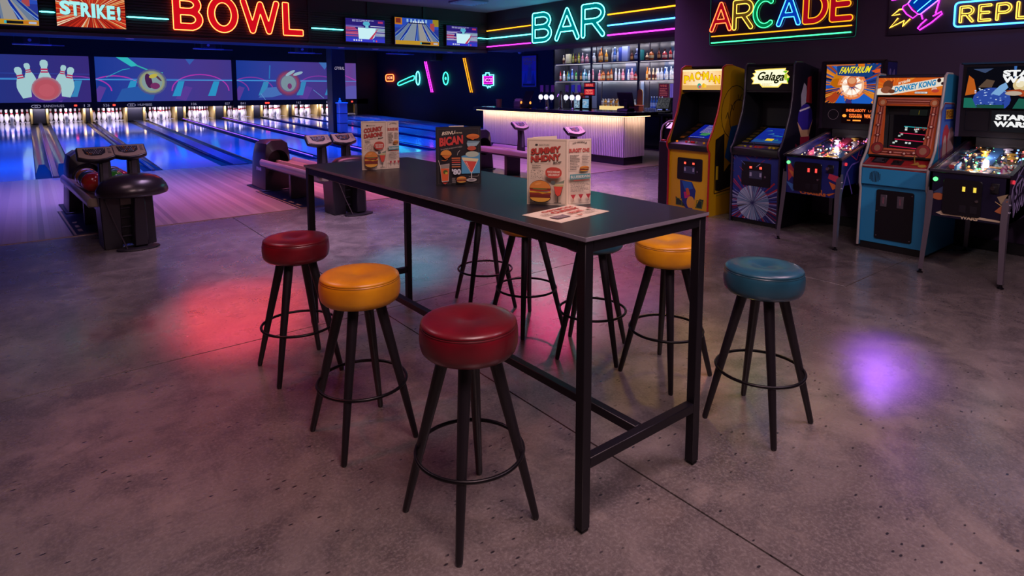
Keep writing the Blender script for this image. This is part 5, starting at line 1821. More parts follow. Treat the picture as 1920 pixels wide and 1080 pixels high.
a = Art((.2275, hi, 1.556), -Y_, Z_, em=1.0)
sh = [(.10, .235), (.28, .245), (.50, .25), (.495, .225), (.535, .215), (.51, .185), (.55, .15), (.525, .12), (.535, .07), (.46, .075), (.415, .03), (.21, .03), (.17, .07), (.07, .068), (.09, .105), (.055, .14), (.1, .165), (.075, .195), (.115, .205)]
sh = [(p * W2 / .59, q) for p, q in sh]
cx, cy = W2 / 2, .14
a.poly(sh, (1, .72, .12), 1.1).poly([(cx + (p - cx) * .93, cy + (q - cy) * .88) for p, q in sh], (.98, .93, .62), 1.15)
a.poly([(.44, .21), (.5, .22), (.48, .19)], '#5cb814').poly([(.49, .13), (.52, .14), (.505, .08)], '#4cae14').ellipse(.48, .15, .02, .04, '#b8c83c')
a.text('Galaga', .115, .085, .33, .13, '#2a2e08', .35, bold=.03, slant=.35, rise=-.012)
a.scribble(.2, .07, .13, 3, .012, '#c8b078')
a.build('marquee_print', mq)
for y, c in ((.15, '#b8b020'), (.08, '#b8b020'), (.02, '#b02c20'), (-.04, '#b02c20'), (-.15, '#c8b01c'), (-.2, '#c8b01c')):
    MB().cyl((.03, y, .893), (.025, y, .912), .014, n=12).build('button', M(c, .3), t)
MB().cyl((.05, .05, .895), (.045, .05, .955), .006, n=8).build('joystick', M('#303038', .3), t)
a = Art((-.029, hi, .885), -Y_, Vector((.153, 0, .04)).normalized())
a.rect(.04, .02, .5, .13, '#2c2450').poly([(.15, .03), (.35, .03), (.4, .12), (.2, .12)], '#5a2c4c').rect(.4, .05, .52, .12, '#7a6a1c').rect(.03, .04, .1, .1, '#6a5c18').ellipse(.3, .07, .06, .04, '#8a3c34')
a.build('panel_art', t)
coin_door(t, -.19, .17, .45, .73, 2, True)
a = Art((.0176, hi, .055), -Y_, Z_, clip=(0.0, 0, W2, .74))
a.rect(0, 0, W2, .735, '#1a2a7c').rect(0, 0, W2, .3, '#23245c')
a.burst(W2 * .47, .2, .04, .75, 70, ['#a81c2c', '#8a8ac0', '#b8b8d8', '#2c3c9c', '#b02030', '#4a4a98', '#1a2670'], seed=8, thick=.5)
a.rect(.0, .33, W2, .735, '#1a2a7c')
a.burst(W2 * .47, .2, .08, .36, 44, ['#b01c2c', '#9a9ac8', '#c02838', '#3444a4'], seed=12, thick=.32)
a.burst(W2 * .47, .2, .02, .2, 60, ['#9aa8c8', '#7c94b8', '#b8c0d8', '#6a88b0'], seed=9, thick=.9)
for k in range(16):
    p, q = W2 * g.random(), .5 + .22 * g.random()
    a.line([(p, q), (p + .05 * (1 if p > W2 / 2 else -1), q + .04)], .006, g.choice(['#b8b8d8', '#a02838', '#6a7ac0']))
a.build('front_art', t)
a = Art((0, -.3052, 0), X_, Z_)
a.poly([(.38, 1.5), (.44, 1.64), (.5, 1.6), (.52, 1.42), (.4, 1.36)], '#9a94a8').poly([(.52, 1.7), (.6, 1.72), (.64, 1.4), (.5, 1.42)], '#8a1c24').ellipse(.5, 1.24, .17, .16, '#2c1c8c')
a.poly([(.32, 1.2), (.42, 1.02), (.6, 1.02), (.68, 1.22), (.6, 1.1), (.44, 1.1)], '#c89a78').poly([(.4, 1.02), (.62, 1.02), (.58, .7), (.42, .72)], '#8a1434').poly([(.3, .95), (.36, .92), (.38, .5), (.3, .4)], '#6a1430').poly([(.64, .95), (.7, .9), (.66, .5)], '#4a1c3c')
a.line([(.36, 1.32), (.6, 1.36)], .02, '#d8d0dc')
for k in range(14):
    q = R(30 + k * 9)
    a.line([(.4 + .05 * math.cos(q), .12 + .05 * math.sin(q)), (.4 + .3 * math.cos(q), .12 + .3 * math.sin(q))], .005, '#3a1c6c')
a.build('side_art', sd[0])

# --- light blue cabinet
P3 = [(0, .03), (0, .60), (-.025, .65), (-.03, .80), (-.015, .845), (.06, .93), (.11, 1.0), (.17, 1.3), (.215, 1.5), (.25, 1.69), (.285, 1.715), (.42, 1.712), (.78, 1.66), (.78, .03)]
t, hi, sd = cabinet('light blue arcade cabinet with white edge trim and an orange marquee', 6.44, 2.30, .60, P3, '#2a86b4', '#a8a09c', '#2a8cbc', zk=.07)
W2 = 2 * hi
MB().box(-.022, .03, -hi, hi, .645, .805).build('speaker_panel', M('#2a8cbc', .4, coat=.2), t, bev=.004)
for k in range(8):
    q = .2 - k * .0125
    hh = .055 * math.sqrt(max(.1, 1 - ((k - 3.5) / 4.2) ** 2))
    MB().box(-.0235, -.0215, q - .003, q + .003, .725 - hh, .725 + hh).build('speaker_slot', blackm, t)
MB().prism([(-.024, .806), (-.016, .842), (.17, .915), (.17, .806)], 'y', -hi, hi).build('control_panel', M('#8a1c20', .35, coat=.2), t, bev=.003)
MB().box(-.03, -.018, -hi, hi, .822, .836).build('panel_edge', M('#a8a09c', .4), t)
vp = Vector((.186, 0, .073)).normalized()
a = Art((-.016, hi, .842), -Y_, vp)
a.frame(.02, .012, W2 - .02, .18, .006, '#b8504c').rect(.06, .04, .19, .16, '#17121a').rect(.24, .02, .33, .12, '#17121a').rect(.3, .13, .38, .17, '#2a1820')
a.poly([(.4, .04), (.44, .12), (.48, .05)], '#a87a34').ellipse(.5, .04, .035, .03, '#b8903c')
a.scribble(.08, .14, .09, 5, .02, '#5a5060')
a.build('panel_art', t)
for y in (.12, .02, -.02):
    MB().cyl((.06, y, .865), (.055, y, .887), .012, n=12).build('button', M('#1c1418', .3), t)
MB().cyl((.08, -.14, .872), (.065, -.14, .95), .006, n=8).build('joystick', M('#b89a4c', .3, .6), t)
vm = Vector((.155, 0, .575)).normalized()
o0 = Vector((.10, 0, .925))
hm = .585
# bezel frame with a real opening, screen behind it
op = [(.125, .075), (W2 - .1, .075), (W2 - .075, hm - .085), (.085, hm - .085)]
fr_ = MB()
ou = [(0.002, 0), (W2 - .002, 0), (W2 - .002, hm), (.002, hm)]
PL = lambda p, d=0: o0 + Y_ * hi - Y_ * p[0] + vm * p[1] + (-Y_).cross(vm) * d
for i in range(4):
    j = (i + 1) % 4
    fr_.add([PL(ou[i]), PL(ou[j]), PL(op[j]), PL(op[i]), PL(ou[i], -.01), PL(ou[j], -.01), PL(op[j], -.10), PL(op[i], -.10)],
            [(0, 1, 2, 3), (4, 7, 6, 5), (2, 6, 7, 3)])
    fr_.m[-1] = 1
bz = fr_.build('monitor_bezel', [M('#c85a1c', .4), blackm], t, smooth=0)
a = Art(PL((0, 0)), -Y_, vm)
for k, c in enumerate(('#c87a6a', '#7a3020', '#d08a78', '#7a3020', '#c46a4c')):
    d = .014 + k * .012
    a.line([(d + .02, .05), (d + .012, hm - .04)], .008, c).line([(W2 - d - .02, .05), (W2 - d - .012, hm - .04)], .008, c).line([(.05, hm - d), (W2 - .05, hm - d)], .008, c).line([(.08, d), (W2 - .08, d)], .008, c)
for px, py, rr in ((.055, hm - .055, .042), (W2 - .055, hm - .055, .042), (.075, .07, .058), (W2 - .085, .065, .062)):
    a.ellipse(px, py, rr, rr, '#5a1c18').ellipse(px, py, rr * .9, rr * .9, '#c0602a' if py > .3 else '#8a2020').ellipse(px, py, rr * .5, rr * .55, '#d0a070' if py > .3 else '#9a6a50')
for px, py in ((.05, .42), (.05, .3), (.06, .2), (W2 - .05, .42), (W2 - .05, .3), (W2 - .06, .2), (.2, .035), (.32, .03), (.4, .04)):
    a.poly([(px - .03, py), (px, py + .018), (px + .03, py), (px, py - .018)], '#7a1c18').ellipse(px, py, .01, .01, '#d8b8a0')
a.build('bezel_art', bz)
sc = MB()
sc.add([PL((.06, .04), -.11), PL((W2 - .06, .04), -.11), PL((W2 - .06, hm - .05), -.11), PL((.06, hm - .05), -.11)], [(0, 1, 2, 3)])
sc.build('screen_glass', M('#050508', .08, coat=.6), t, smooth=0)
a = Art(PL((0, 0), -.109), -Y_, vm, em=.8)
for k, (z, c) in enumerate(((.12, '#c81c48'), (.19, '#c81c48'), (.255, '#c81c48'), (.32, '#2ab0b8'))):
    a.line([(.14 + k * .033, z), (.46, z - .018 + k * .003)], .008, c)
a.line([(.14, .085), (.45, .075)], .006, '#b8b8a8', .5)
for p, q in ((.16, .145), (.18, .16), (.27, .15), (.3, .148), (.2, .215), (.22, .232), (.42, .2), (.25, .28), (.25, .3), (.33, .285), (.35, .29), (.34, .265)):
    a.rect(p, q, p + .02, q + .016, g.choice(['#d8e8e0', '#b8c8c0', '#e8e8e8']))
for k in range(18):
    p = .28 + .17 * g.random()
    a.rect(p, .285 + .035 * g.random(), p + .006, .29 + .035 * g.random(), '#a03c34')
a.rect(.27, .43, .42, .49, '#2a2e2c', .3).line([(.35, .44), (.35, .48)], .006, '#8a7a20', .4)
a.build('screen', t)
MB().box(.10, .115, -hi, hi, .915, .93).build('bezel_sill', blackm, t)
MB().box(.245, .30, -hi, hi, 1.50, 1.512).build('marquee_rail', blackm, t)
mq = MB().prism([(.222, 1.512), (.252, 1.682), (.27, 1.682), (.24, 1.512)], 'y', -hi, hi).build('marquee', M('#c86a20', .4), t)
MB().box(.24, .29, -hi, hi, 1.683, 1.70).build('marquee_rail', M('#2a2238', .4), t)
va = Vector((.03, 0, .17)).normalized()
a = Art((.2215, hi, 1.512), -Y_, va, em=.9)
mh = .168
a.clip = (0, 0, W2, mh)
a.rect(0, 0, W2, mh, '#d8601c').burst(.15, .06, .05, .5, 26, ['#e0741c', '#d85418', '#e88a30'], seed=4)
a.rect(0, 0, W2, .002, '#d8601c').h += .001
a.clip = (0, 0, W2, mh)
a.poly([(0, .0), (0, .06), (W2, mh), (W2, .09), (.12, 0)], '#efe2d0')
a.text('DONKEY KONG', .155, .022, .34, .058, '#2a86b8', .95, bold=.05, rise=.07)
a.ellipse(.09, .09, .045, .055, '#6a3824').ellipse(.08, .05, .05, .035, '#8a4c34').ellipse(.13, .035, .03, .02, '#6a3824').poly([(.1, .12), (.14, .15), (.13, .11)], '#7a2c1c')
a.text('arcade', .18, .1, .1, .035, '#f0d8c0', bold=.03, rise=.03).rect(.33, .012, .44, .034, '#1c2034').rect(.333, .015, .437, .031, '#e8e8e8').scribble(.338, .019, .09, 1, .012, '#20306a')
a.ellipse(.52, .14, .016, .02, '#2a1418').ellipse(.55, .11, .012, .014, '#2a1418').ellipse(.49, .055, .022, .025, '#e0b0a0').ellipse(.5, .04, .03, .016, '#b84030')
a.build('marquee_print', mq)
MB().box(.32, .34, -hi, hi, .93, 1.51).build('monitor_back', blackm, t)
d = coin_door(t, -.18, .145, .115, .60, 2, False)
for q in (.075, -.07):
    MB().box(-.002, .004, q - .028, q + .028, .44, .555).build('coin_slot', M('#8a8890', .35, .8), d, bev=.002)
    MB().box(-.006, -.002, q - .008, q + .008, .47, .53).build('return_lever', chrome, d)
for q, z in ((.13, .39), (-.165, .57), (-.165, .14), (.125, .15)):
    MB().cyl((0, q, z), (.004, q, z), .006, n=8).build('screw', steel, d)
a = Art((0, -.3002, 0), X_, Z_)
ov = [(.16, 1.38), (.24, 1.45), (.5, 1.44), (.58, 1.36), (.62, 1.1), (.6, .85), (.5, .7), (.3, .66), (.2, .78), (.15, 1.05)]
oc = (.38, 1.07)
a.poly(ov, '#b8a8a8').poly([(oc[0] + (p - oc[0]) * .97, oc[1] + (q - oc[1]) * .98) for p, q in ov], '#7a1c24').poly([(oc[0] + (p - oc[0]) * .92, oc[1] + (q - oc[1]) * .955) for p, q in ov], '#3a5fae')
a.poly([(.2, 1.0), (.4, 1.2), (.56, 1.0), (.52, .76), (.26, .74)], '#8a4a6c').ellipse(.32, 1.1, .09, .14, '#a83444').ellipse(.46, 1.05, .09, .16, '#b08a8c').ellipse(.36, .8, .14, .08, '#1c3c9c').ellipse(.3, .98, .05, .16, '#b89a94')
a.rect(.26, 1.27, .5, 1.4, '#1c3c9c').rect(.28, 1.29, .48, 1.38, '#b8901c').text('PIXELS', .29, 1.3, .18, .07, '#7a3c14', bold=.04)
a.build('side_art', sd[0])

# --- low black cabinet edge left of the yellow one
t = thing('low_cabinet', 'low black cabinet with a curved clear rim left of the yellow arcade cabinet', 'cabinet', (6.86, 5.2, 0))
MB().box(-.12, .35, -.09, .12, 0, .86).build('body', M('#100d16', .4), t, bev=.008)
MB().tube([(-.1, .1, .86), (-.1, .1, 1.0), (-.08, .08, 1.08), (-.02, .04, 1.13), (.1, .0, 1.14)], .012, 8).build('clear_rim', M('#8a8098', .15, coat=.5), t)
MB().prism([(-.09, .86), (-.08, 1.04), (-.01, 1.11), (.3, 1.12), (.3, .86)], 'y', -.06, .06).build('dark_glass', M('#17131e', .1, coat=.5), t)
MB().box(-.11, -.05, .02, .1, .862, .885).build('red_button', M('#a01c28', .3), t, bev=.006)

# ---------------------------------------------------------------- pinball machines


def pinball(label, x, y, w, theme):
    t = thing('pinball_machine', label, 'pinball machine', (x, y, 0), group='pinball machines between the arcade cabinets')
    h = w / 2
    L = 1.12
    zf, zb = .885, 1.12
    body_c = '#17246a' if theme == 0 else '#121028'
    prof = [(0, .50), (0, zf), (L, zb), (L, .60), (.35, .50)]
    bd_ = MB()
    for s in (-1, 1):
        bd_.prism(prof, 'y', s * h - (.02 if s > 0 else 0), s * h + (.02 if s < 0 else 0))
    bd_.box(0, .02, -h, h, .50, zf)
    bd_.box(.02, L, -h, h, .50, .62)
    body = bd_.build('cabinet_body', M(body_c, .3, coat=.4), t, smooth=0)
    sl = (zb - zf) / L
    # playfield, side rails, lock bar, glass
    PF = lambda q, yy, dz=0: Vector((q, yy, zf - .075 + (sl + .01) * q + dz))
    pf = MB()
    pf.add([PF(.03, h - .02), PF(.03, -h + .02), PF(L - .02, -h + .02), PF(L - .02, h - .02)], [(0, 1, 2, 3)])
    pfo = pf.build('playfield', M('#2a3058' if theme == 0 else '#16203c', .25, coat=.5), t, smooth=0)
    a = Art(PF(.03, h - .02), -Y_, (PF(L, 0) - PF(.03, 0)))
    W2, g = w - .04, random.Random(20 + theme)
    pal = ['#c8a03c', '#b83c6c', '#3c5cb8', '#a86a2c', '#8a3cb0', '#4a9c8c', '#d0c8a0', '#b82c3c'] if theme == 0 else ['#b88a2c', '#a82c3c', '#2c4c9c', '#3a8c9c', '#6a4a2c', '#c8c0b8', '#205a8a']
    for k in range(90):
        p, q, s_ = W2 * g.random(), 1.05 * g.random(), .02 + .05 * g.random()
        a.poly([(p + s_ * math.cos(v), q + s_ * math.sin(v)) for v in sorted(6.28 * g.random() for _ in range(5))], g.choice(pal), lift=(k % 9 == 0))
    if theme == 0:
        a.poly([(.14, .85), (W2, .78), (W2, 1.05), (.2, 1.0)], '#a02a44')
    a.poly([(0, 0), (0, .35), (.1, .12), (.14, 0)], '#2a2c7c' if theme == 0 else '#1a2038')
    a.build('playfield_art', pfo)
    for s in (-1, 1):
        MB().prism([(.0, zf - .004), (.0, zf + .012), (L, zb + .012), (L, zb - .004)], 'y', s * h - .016, s * h + .016).build('side_rail', M('#8a8692' if theme == 0 else '#3c3848', .25, .8), t)
    MB().box(-.012, .05, -h - .004, h + .004, zf - .01, zf + .014).build('lock_bar', M('#1a1820' if theme == 0 else '#4a4854', .3, .6), t, bev=.005)
    # posts, bumpers, ramps, flippers
    for q, yy in ((.72, .08), (.82, -.06), (.68, -.12)):
        c = PF(q, yy)
        o = MB().lathe([(.03, 0), (.03, .02), (.018, .022), (.018, .035), (.036, .04), (.036, .05), (.02, .056), (.002, .058)], 16, c).build('pop_bumper', M(g.choice(['#c83c4c', '#d8b03c', '#c8c8d8']), .25, coat=.4), t)
    for s in (-1, 1):
        MB().tube([PF(.2, s * .13, .02), PF(.14, s * .04, .02)], [.014, .008], 8).build('flipper', M('#d8c03c', .3), t)
        MB().prism([(.24, zf - .02 + sl * .24), (.36, zf - .02 + sl * .36), (.36, zf - .075 + sl * .36), (.24, zf - .075 + sl * .24)], 'y', s * .16 - .008, s * .16 + .008).build('slingshot', M(g.choice(['#b84c8c', '#4c8cc8']), .3), t)
        MB().tube([PF(.4, s * .2, .03), PF(.6, s * .19, .045), PF(.85, s * .15, .05), PF(.98, s * .02, .05), PF(.95, s * -.06, .05)], .006, 6).build('wire_ramp', chrome, t)
    MB().prism([(.5, zf - .07 + sl * .5), (.9, zf - .07 + sl * .9), (.9, zf - .02 + sl * .9)], 'y', -.03, .05).build('ramp', M('#b83c5c' if theme == 0 else '#3c6c9c', .2, coat=.5), t)
    # lamps that glow in the playfield
    lc = [(3, 1.9, .7), (3, 2.6, 2.2), (1.2, 2.4, 3), (3, .6, 1.6), (2.6, .5, .4), (3, 2.2, .5), (.9, 1.2, 3), (1.8, .7, 3)] if theme == 0 else [(3, 2.0, .8), (3, 2.8, 2.6), (.6, 1.2, 3), (3, .5, .4), (.8, 2.6, 2.4), (3, 1.2, .3), (.5, 2.4, .9), (2.8, .5, .7)]
    lm, lb = [E(c, .8) for c in lc], MB()
    for k in range(105):
        q, yy = .08 + .95 * g.random(), (W2 - .06) * (g.random() - .5)
        r_ = g.choice([.004, .005, .006, .007, .009])
        ci = g.randrange(8)
        if theme == 0:
            ci = g.choice([0, 1, 5]) if q < .35 else g.choice([1, 3, 7, 0, 2]) if q < .7 else g.choice([3, 4, 4, 7])
        lb.mat(ci).ell(PF(q, yy, .004 + .03 * g.random()), r_, r_, r_, 7, 5)
    for k in range(5):
        lb.mat(((2, 2, 3, 3, 6) if theme == 0 else (1, 1, 3, 1, 2))[k]).ell(PF(1.04, h - .1 - k * (w - .16) / 4.4, .07), .011, .011, .011, 8, 6)
    stuff(lb.build('playfield_lamps', lm, t))
    for q, c, p in ((.3, (1, .75, .4), 1.2), (.62, (.9, .7, .9), 1.4), (.95, (1, .35, .6) if theme == 0 else (.6, .75, 1), 1.8)):
        ld = bpy.data.lights.new('playfield_light', 'POINT')
        ld.energy, ld.color, ld.shadow_soft_size = p, c, .02
        lo = bpy.data.objects.new('playfield_light', ld)
        C.objects.link(lo)
        lo.parent = t
        lo.location = PF(q, .05, .055)
    gl = MB()
    gl.prism([(.05, zf + .004), (L, zb + .004), (L, zb + .007), (.05, zf + .007)], 'y', -h + .017, h - .017)
    gm = bpy.data.materials.get('clear_glass')
    if not gm:
        gm = bpy.data.materials.new('clear_glass')
        gm.use_nodes = True
        nt = gm.node_tree
        nt.nodes.clear()
        o_, ms, tr, gs, fr = [nt.nodes.new(k) for k in ('ShaderNodeOutputMaterial', 'ShaderNodeMixShader', 'ShaderNodeBsdfTransparent', 'ShaderNodeBsdfGlossy', 'ShaderNodeFresnel')]
        gs.inputs['Roughness'].default_value = .02
        fr.inputs[0].default_value = 1.45
        ge, mu = nt.nodes.new('ShaderNodeNewGeometry'), nt.nodes.new('ShaderNodeMath')
        mu.operation = 'MULTIPLY_ADD'
        nt.links.new(ge.outputs['Backfacing'], mu.inputs[0])
        mu.inputs[1].default_value = -1
        nt.links.new(fr.outputs[0], mu.inputs[2])
        mu.use_clamp = True
        nt.links.new(mu.outputs[0], ms.inputs[0])
        nt.links.new(tr.outputs[0], ms.inputs[1])
        nt.links.new(gs.outputs[0], ms.inputs[2])
        nt.links.new(ms.outputs[0], o_.inputs[0])
    gl.build('glass_cover', gm, t)
    # front: coin door, start button, plunger plate, prints
    d = MB().prism(rrect(-h * .38, .53, h * .62, .83, .025), 'x', -.012, -.0002).build('coin_door', M('#0e0c12', .35), t, bev=.003)
    for q in (.02, -.055):
        MB().box(-.016, -.012, q - .024, q + .024, .725, .785).build('coin_slot', M('#1c1014', .3), d)
        MB().box(-.018, -.016, q - .01, q + .01, .735, .775).build('slot_lamp', E((2.2, .12, .1) if theme == 0 else (1.2, .9, .1), .8), d)
        MB().box(-.015, -.012, q - .024, q + .024, .56, .62).build('return_flap', M('#17141c', .4), d)
    MB().cyl((-.022, -h * .27, .665), (-.012, -h * .27, .665), .011, n=12).build('lock', steel, d)
    MB().cyl((-.012, h * .84, .815), (0, h * .84, .815), .017, n=16).build('start_button', E((.25, 2.6, .5), 1), t)
    p = MB().box(-.012, 0, -h * .78, -h * .58, .745, .825).build('plunger_plate', black, t, bev=.003)
    MB().tube([(-.012, -h * .68, .795), (-.06, -h * .68, .795), (-.062, -h * .68, .795), (-.085, -h * .68, .795)], [.006, .006, .015, .015], 10).build('plunger', chrome, p)
    MB().cyl((.10, -h - .012, .835), (.10, -h, .835), .016, n=14).build('flipper_button', E((1.2, .06, .1), .6), t)
    MB().cyl((.10, h, .835), (.10, h + .012, .835), .016, n=14).build('flipper_button', M('#a01c28', .3), t)
    a = Art((-.0004, h, .5), -Y_, Z_)
    if theme == 0:
        a.poly([(.03, .36), (.12, .22), (.05, .12)], '#a83440').poly([(.04, .25), (.14, .2), (.1, .16)], '#c87038').poly([(.46, .24), (.55, .22), (.53, .16), (.45, .19)], '#b8304c').poly([(.46, .16), (.56, .12), (.5, .08)], '#c8682c').poly([(.02, .12), (.2, .06), (.1, .02)], '#3a6cb0')
        a.text('STORM', .26, .035, .14, .03, '#c86a24', bold=.04, arch=.01).text('CHASERS', .18, .005, .26, .03, '#c86a24', bold=.05).poly([(.1, .07), (.2, .035), (.18, .02)], '#b85c20').poly([(.44, .03), (.54, .06), (.47, .015)], '#b85c20')
    else:
        a.poly([(.06, .03), (.1, .052), (.25, .045), (.24, .02), (.1, .015)], '#b8a888').poly([(.32, .04), (.5, .03), (.5, .015), (.34, .018)], '#b8a888')
        a.text('STAR', .235, .035, .11, .03, '#c8b890', bold=.05).text('WARS', .235, .003, .12, .028, '#c8b890', bold=.05)
        a.ellipse(.07, .17, .045, .03, '#a0562c').poly([(.03, .2), (.1, .26), (.12, .2)], '#2c3c5c').poly([(.46, .1), (.54, .2), (.52, .08)], '#a05c34').poly([(.47, .22), (.54, .25), (.5, .16)], '#8a7a5c').line([(.46, .18), (.55, .12)], .006, '#b89a6a')
    a.build('front_art', t)
    a = Art((0, -h - .0004, .5), X_, Z_)
    lav = '#6a58b8' if theme == 0 else '#9a8ab8'
    if theme == 0:
        a.line([(.05, .05), (.14, .25), (.24, .32), (.4, .34), (.44, .42), (.5, .52)], .016, lav).line([(.14, .25), (.28, .02)], .014, lav).line([(.2, .42), (.34, .36), (.42, .5)], .01, '#a0345c').line([(.4, .34), (.62, .48), (.8, .6)], .014, '#a03c6c').line([(.5, .5), (.56, .42)], .01, '#c03c5c')
        a.text('JUNK', .36, .1, .34, .2, lav, slant=.15, rise=.08)
    else:
        a.line([(.05, .03), (.1, .28), (.22, .36), (.3, .5)], .022, lav).line([(.1, .28), (.18, .04)], .018, lav).line([(.22, .36), (.42, .46)], .018, lav)
        a.text('STAR', .16, .18, .4, .13, lav, bold=.03, slant=.2, rise=.1).text('WARS', .14, .04, .44, .12, lav, bold=.03, slant=.2, rise=.1)
    a.build('side_art', t)
    # legs
    for sx, sy in ((0, 1), (0, -1), (1, 1), (1, -1)):
        x0 = .012 if sx == 0 else L - .05
        x1 = -.055 if sx == 0 else L + .0
        y0, y1 = sy * (h + .004), sy * (h + .018)
        zt = .74 if sx == 0 else .72
        b = MB()
        b.ring([[(xx + a_ * k, yy + b_ * k * sy, zz) for a_, b_ in ((-.012, .006), (.04, .006), (.04, -.001), (-.004, -.001), (-.004, -.038), (-.012, -.038))]
                for xx, yy, zz, k in ((x0 - .0, y0, zt, .75), (x0 - .004, y0, zt - .06, 1.0), (x0 + (x1 - x0) * .3, y0, .5, 1.0), (x1, y1, .035, .75))])
        lgo = b.build('leg', M('#8f8894', .3, .75), t, smooth=0)
        MB().lathe([(.022, 0), (.024, .006), (.012, .014), (.009, .04)], 12, (x1 + .006, y1 - .008 * sy, 0)).build('leveller_foot', M('#1a181e', .3, .5), lgo)
        for z in (.66, .60):
            MB().cyl((x0 + .015, y0 + sy * .006, z), (x0 + .015, y0 + sy * .014, z), .008, n=8).build('leg_bolt', chrome, lgo)
    # back box
    bz0, bz1 = 1.13, 1.865 if theme == 0 else 1.80
    bh = .32 if theme == 0 else .335
    xb = .83
    b = MB().box(xb, xb + .29, -bh, bh, bz0, bz1).build('backbox', M('#0f0d16', .35, coat=.2), t, bev=.006)
    MB().box(xb + .02, xb + .27, -h * .7, h * .7, 1.04, bz0).build('backbox_neck', blackm, t)
    for s in (-1, 1):
        MB().box(xb - .014, xb + .004, s * bh - .014, s * bh + .014, bz0, bz1 + .004).build('backbox_trim', M('#2a2030' if theme == 0 else '#5a4c70', .3, .5), t)
    MB().box(xb - .014, xb + .02, -bh, bh, bz1 - .004, bz1 + .012).build('backbox_trim', M('#3a2c34' if theme == 0 else '#2c4c6c', .3, .5), t)
    tw, th_ = 2 * bh - .09, bz1 - bz0 - (.315 if theme == 0 else .30)
    a = Art((xb - .0145, bh - .045, bz1 - .03 - th_), -Y_, Z_, em=.95, clip=(0, 0, tw, th_))
    if theme == 0:
        a.rect(0, 0, tw, th_, '#1c3478').rect(0, 0, tw * .3, th_ * .3, '#2a1c2c').poly([(0, th_ * .3), (tw * .3, th_), (0, th_)], '#3a4c8c')
        a.burst(tw * .5, th_ * .45, .05, .6, 60, ['#c86a1c', '#1c50b8', '#e08a2c', '#14204c', '#a04014', '#2a68c8', '#0f1838', '#d8781c'], seed=6, thick=.8)
        a.poly([(tw * .07, th_ * .5), (tw * .2, th_ * .8), (tw * .42, th_ * .7), (tw * .32, th_ * .42)], '#c87a14').ellipse(tw * .22, th_ * .52, .07, .05, '#b8640c').poly([(0, th_ * .1), (tw * .2, th_ * .3), (tw * .3, th_ * .14), (tw * .15, 0)], '#a83c1c').poly([(tw * .2, 0), (tw * .32, th_ * .3), (tw * .4, 0)], '#1c60c8')
        a.poly([(tw * .5, 0), (tw * .56, th_ * .4), (tw * .9, th_ * .1), (tw * .85, 0)], '#1c5cc0').poly([(tw * .66, th_ * .35), (tw, th_ * .18), (tw, th_ * .02)], '#d8801c').poly([(tw * .4, 0), (tw * .46, th_ * .2), (tw * .52, 0)], '#3c2c6c')
        for rr, c in ((.1, '#e87a3c'), (.085, '#f4b488'), (.07, '#f8d8c0')):
            a.burst(tw * .5, th_ * .45, .03, rr * 1.5, 15, [c], seed=int(rr * 100), thick=.9)
        a.burst(tw * .5, th_ * .45, .03, .1, 14, ['#fff0e4'], 1.1, seed=3, thick=.8)
        a.ellipse(tw * .5, th_ * .56, .05, .06, '#c86438').ellipse(tw * .5, th_ * .58, .04, .035, '#e09a6c')
        a.poly([(tw * .2, th_ * .96), (tw * .5, th_), (tw * .95, th_ * .98), (tw * .84, th_ * .66), (tw * .22, th_ * .72)], '#143a78')
        a.text('FANTARIUM', tw * .25, th_ * .76, tw * .55, th_ * .17, '#e8d818', 1.1, bold=.03, slant=.4, rise=.006)
        a.poly([(tw * .84, th_ * .82), (tw, th_ * .88), (tw, th_ * .78), (tw * .92, th_ * .76)], '#d85420').rect(0, th_ * .965, tw * .55, th_, '#b8602c').rect(tw * .6, th_ * .93, tw * .72, th_, '#d8701c')
    else:
        a.rect(0, 0, tw, th_, '#0a0a12').poly([(.0, th_ * .3), (.02, th_ * .8), (.06, th_ * .7), (.09, th_ * .35)], '#b85a1c').poly([(.05, th_ * .95), (.14, th_ * .85), (.2, th_ * .96)], '#3a4a6c')
        a.ellipse(.2, th_ * .2, .14, .11, '#2c48a0')
        for k in range(60):
            p, q = .2 + .13 * (2 * g.random() - 1), th_ * .2 + .1 * (2 * g.random() - 1)
            a.rect(p, q, p + .012, q + .008, g.choice(['#c8d8f0', '#1c2c78', '#7a9cd8']))
        a.poly([(.2, th_ * .35), (.26, th_ * .55), (.3, th_ * .62), (.32, th_ * .5), (.26, th_ * .3)], '#7aa8d8').poly([(.1, th_ * .5), (.16, th_ * .7), (.22, th_ * .66), (.2, th_ * .5)], '#5a4638')
        a.ellipse(.4, th_ * .56, .05, .055, '#d8c08c').ellipse(.4, th_ * .58, .03, .03, '#f0e4c0').poly([(.3, th_ * .42), (.4, th_ * .46), (.5, th_ * .34), (.42, th_ * .28)], '#a04020').poly([(.42, th_ * .38), (.56, th_ * .46), (.58, th_ * .36), (.46, th_ * .3)], '#c8501c').ellipse(.36, th_ * .36, .06, .02, '#b8a898')
        a.poly([(.36, th_ * .6), (.35, th_), (.37, th_)], '#3c6cb0').poly([(.47, th_ * .6), (.47, th_), (.49, th_)], '#3c6cb0').poly([(.36, .0), (.4, .09), (.5, .08), (.46, .0)], '#1c5a4c').poly([(.46, .02), (.52, .1), (.58, .09), (.58, 0)], '#d89a3c').poly([(.0, .0), (.1, .0), (.06, .09), (0, .09)], '#1c6a58').rect(.1, 0, .3, .03, '#1a4a40')
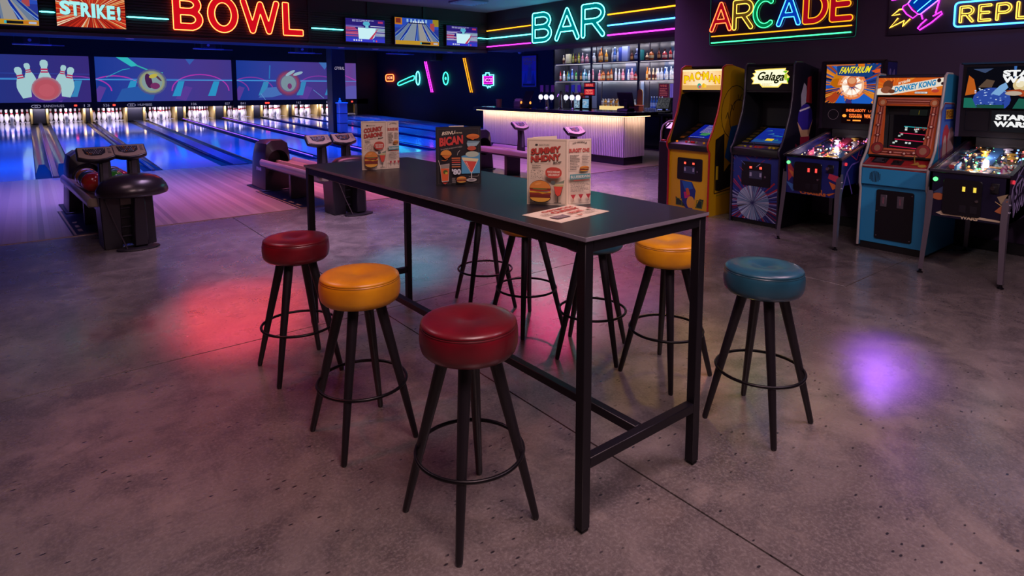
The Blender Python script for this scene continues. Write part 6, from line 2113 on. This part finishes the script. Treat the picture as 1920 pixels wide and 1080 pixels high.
        for w_, yy in (('STAR', .3), ('WARS', .245)):
            a.text(w_, tw * .475, yy + th_ - .39, tw * .46, .058, '#f4f4f4', 1.0, bold=.06)
    a.build('translite', b)
    a = Art((xb - .0145, bh - .04, bz0 + .03), -Y_, Z_, em=.9)
    if theme == 0:
        a.line([(.1 + .055 * math.cos(R(k)), .13 + .055 * math.sin(R(k))) for k in range(0, 361, 20)], .003, '#8a6a78', .35)
        a.rect(.19, .04, .55, .2, '#1c0a10', .4)
        a.text('SNDELAGOTY', .235, .165, .2, .03, (1.6, .28, .06), bold=.04).text('URE', .46, .165, .08, .022, (1.2, .2, .05))
        a.ellipse(.22, .12, .022, .016, (1.8, .5, .06)).text('EXTRA BALL', .27, .125, .13, .018, (1.4, .25, .05), bold=.04).text('CHANCE', .27, .102, .13, .018, (1.7, .35, .05), bold=.06).text('WAZ', .42, .1, .09, .042, (1.5, .28, .05), bold=.05)
        a.rect(.25, .07, .285, .077, (1.6, .4, .06)).rect(.31, .066, .39, .08, (1.8, .45, .06))
    else:
        a.frame(.02, .03, .2, .22, .004, '#1c1a24', .3).rect(.215, .03, .57, .22, '#232228', .5)
        a.text('STAR', .245, .135, .22, .05, '#f4f4f4', 1.0, bold=.06).text('WARS', .235, .075, .25, .05, '#f4f4f4', 1.0, bold=.06)
        a.text('DXKE ARLA', .03, .237, .12, .012, '#8a3c58', .4)
    a.build('display', b)
    if theme == 0:
        a = Art((xb + .29, -bh - .0005, bz0), X_, Z_)
        a.o = Vector((xb, -bh - .0005, bz0))
        a.rect(.01, .02, .28, .72, '#1c1a5c').poly([(.08, .3), (.12, .55), (.16, .62), (.2, .5), (.14, .28)], '#5a508c').ellipse(.1, .62, .025, .035, '#6a5c98').ellipse(.2, .6, .02, .05, '#6a5c98').poly([(.2, .3), (.24, .44), (.22, .28)], '#6a5c98')
        a.build('backbox_side_art', b)
    return t


pinball('pinball machine with dark blue body and fiery orange backglass between two upright cabinets', 6.17, 2.955, .565, 0)
pinball('pinball machine with black backglass and white lettering at the right frame edge', 6.0, 1.595, .54, 1)
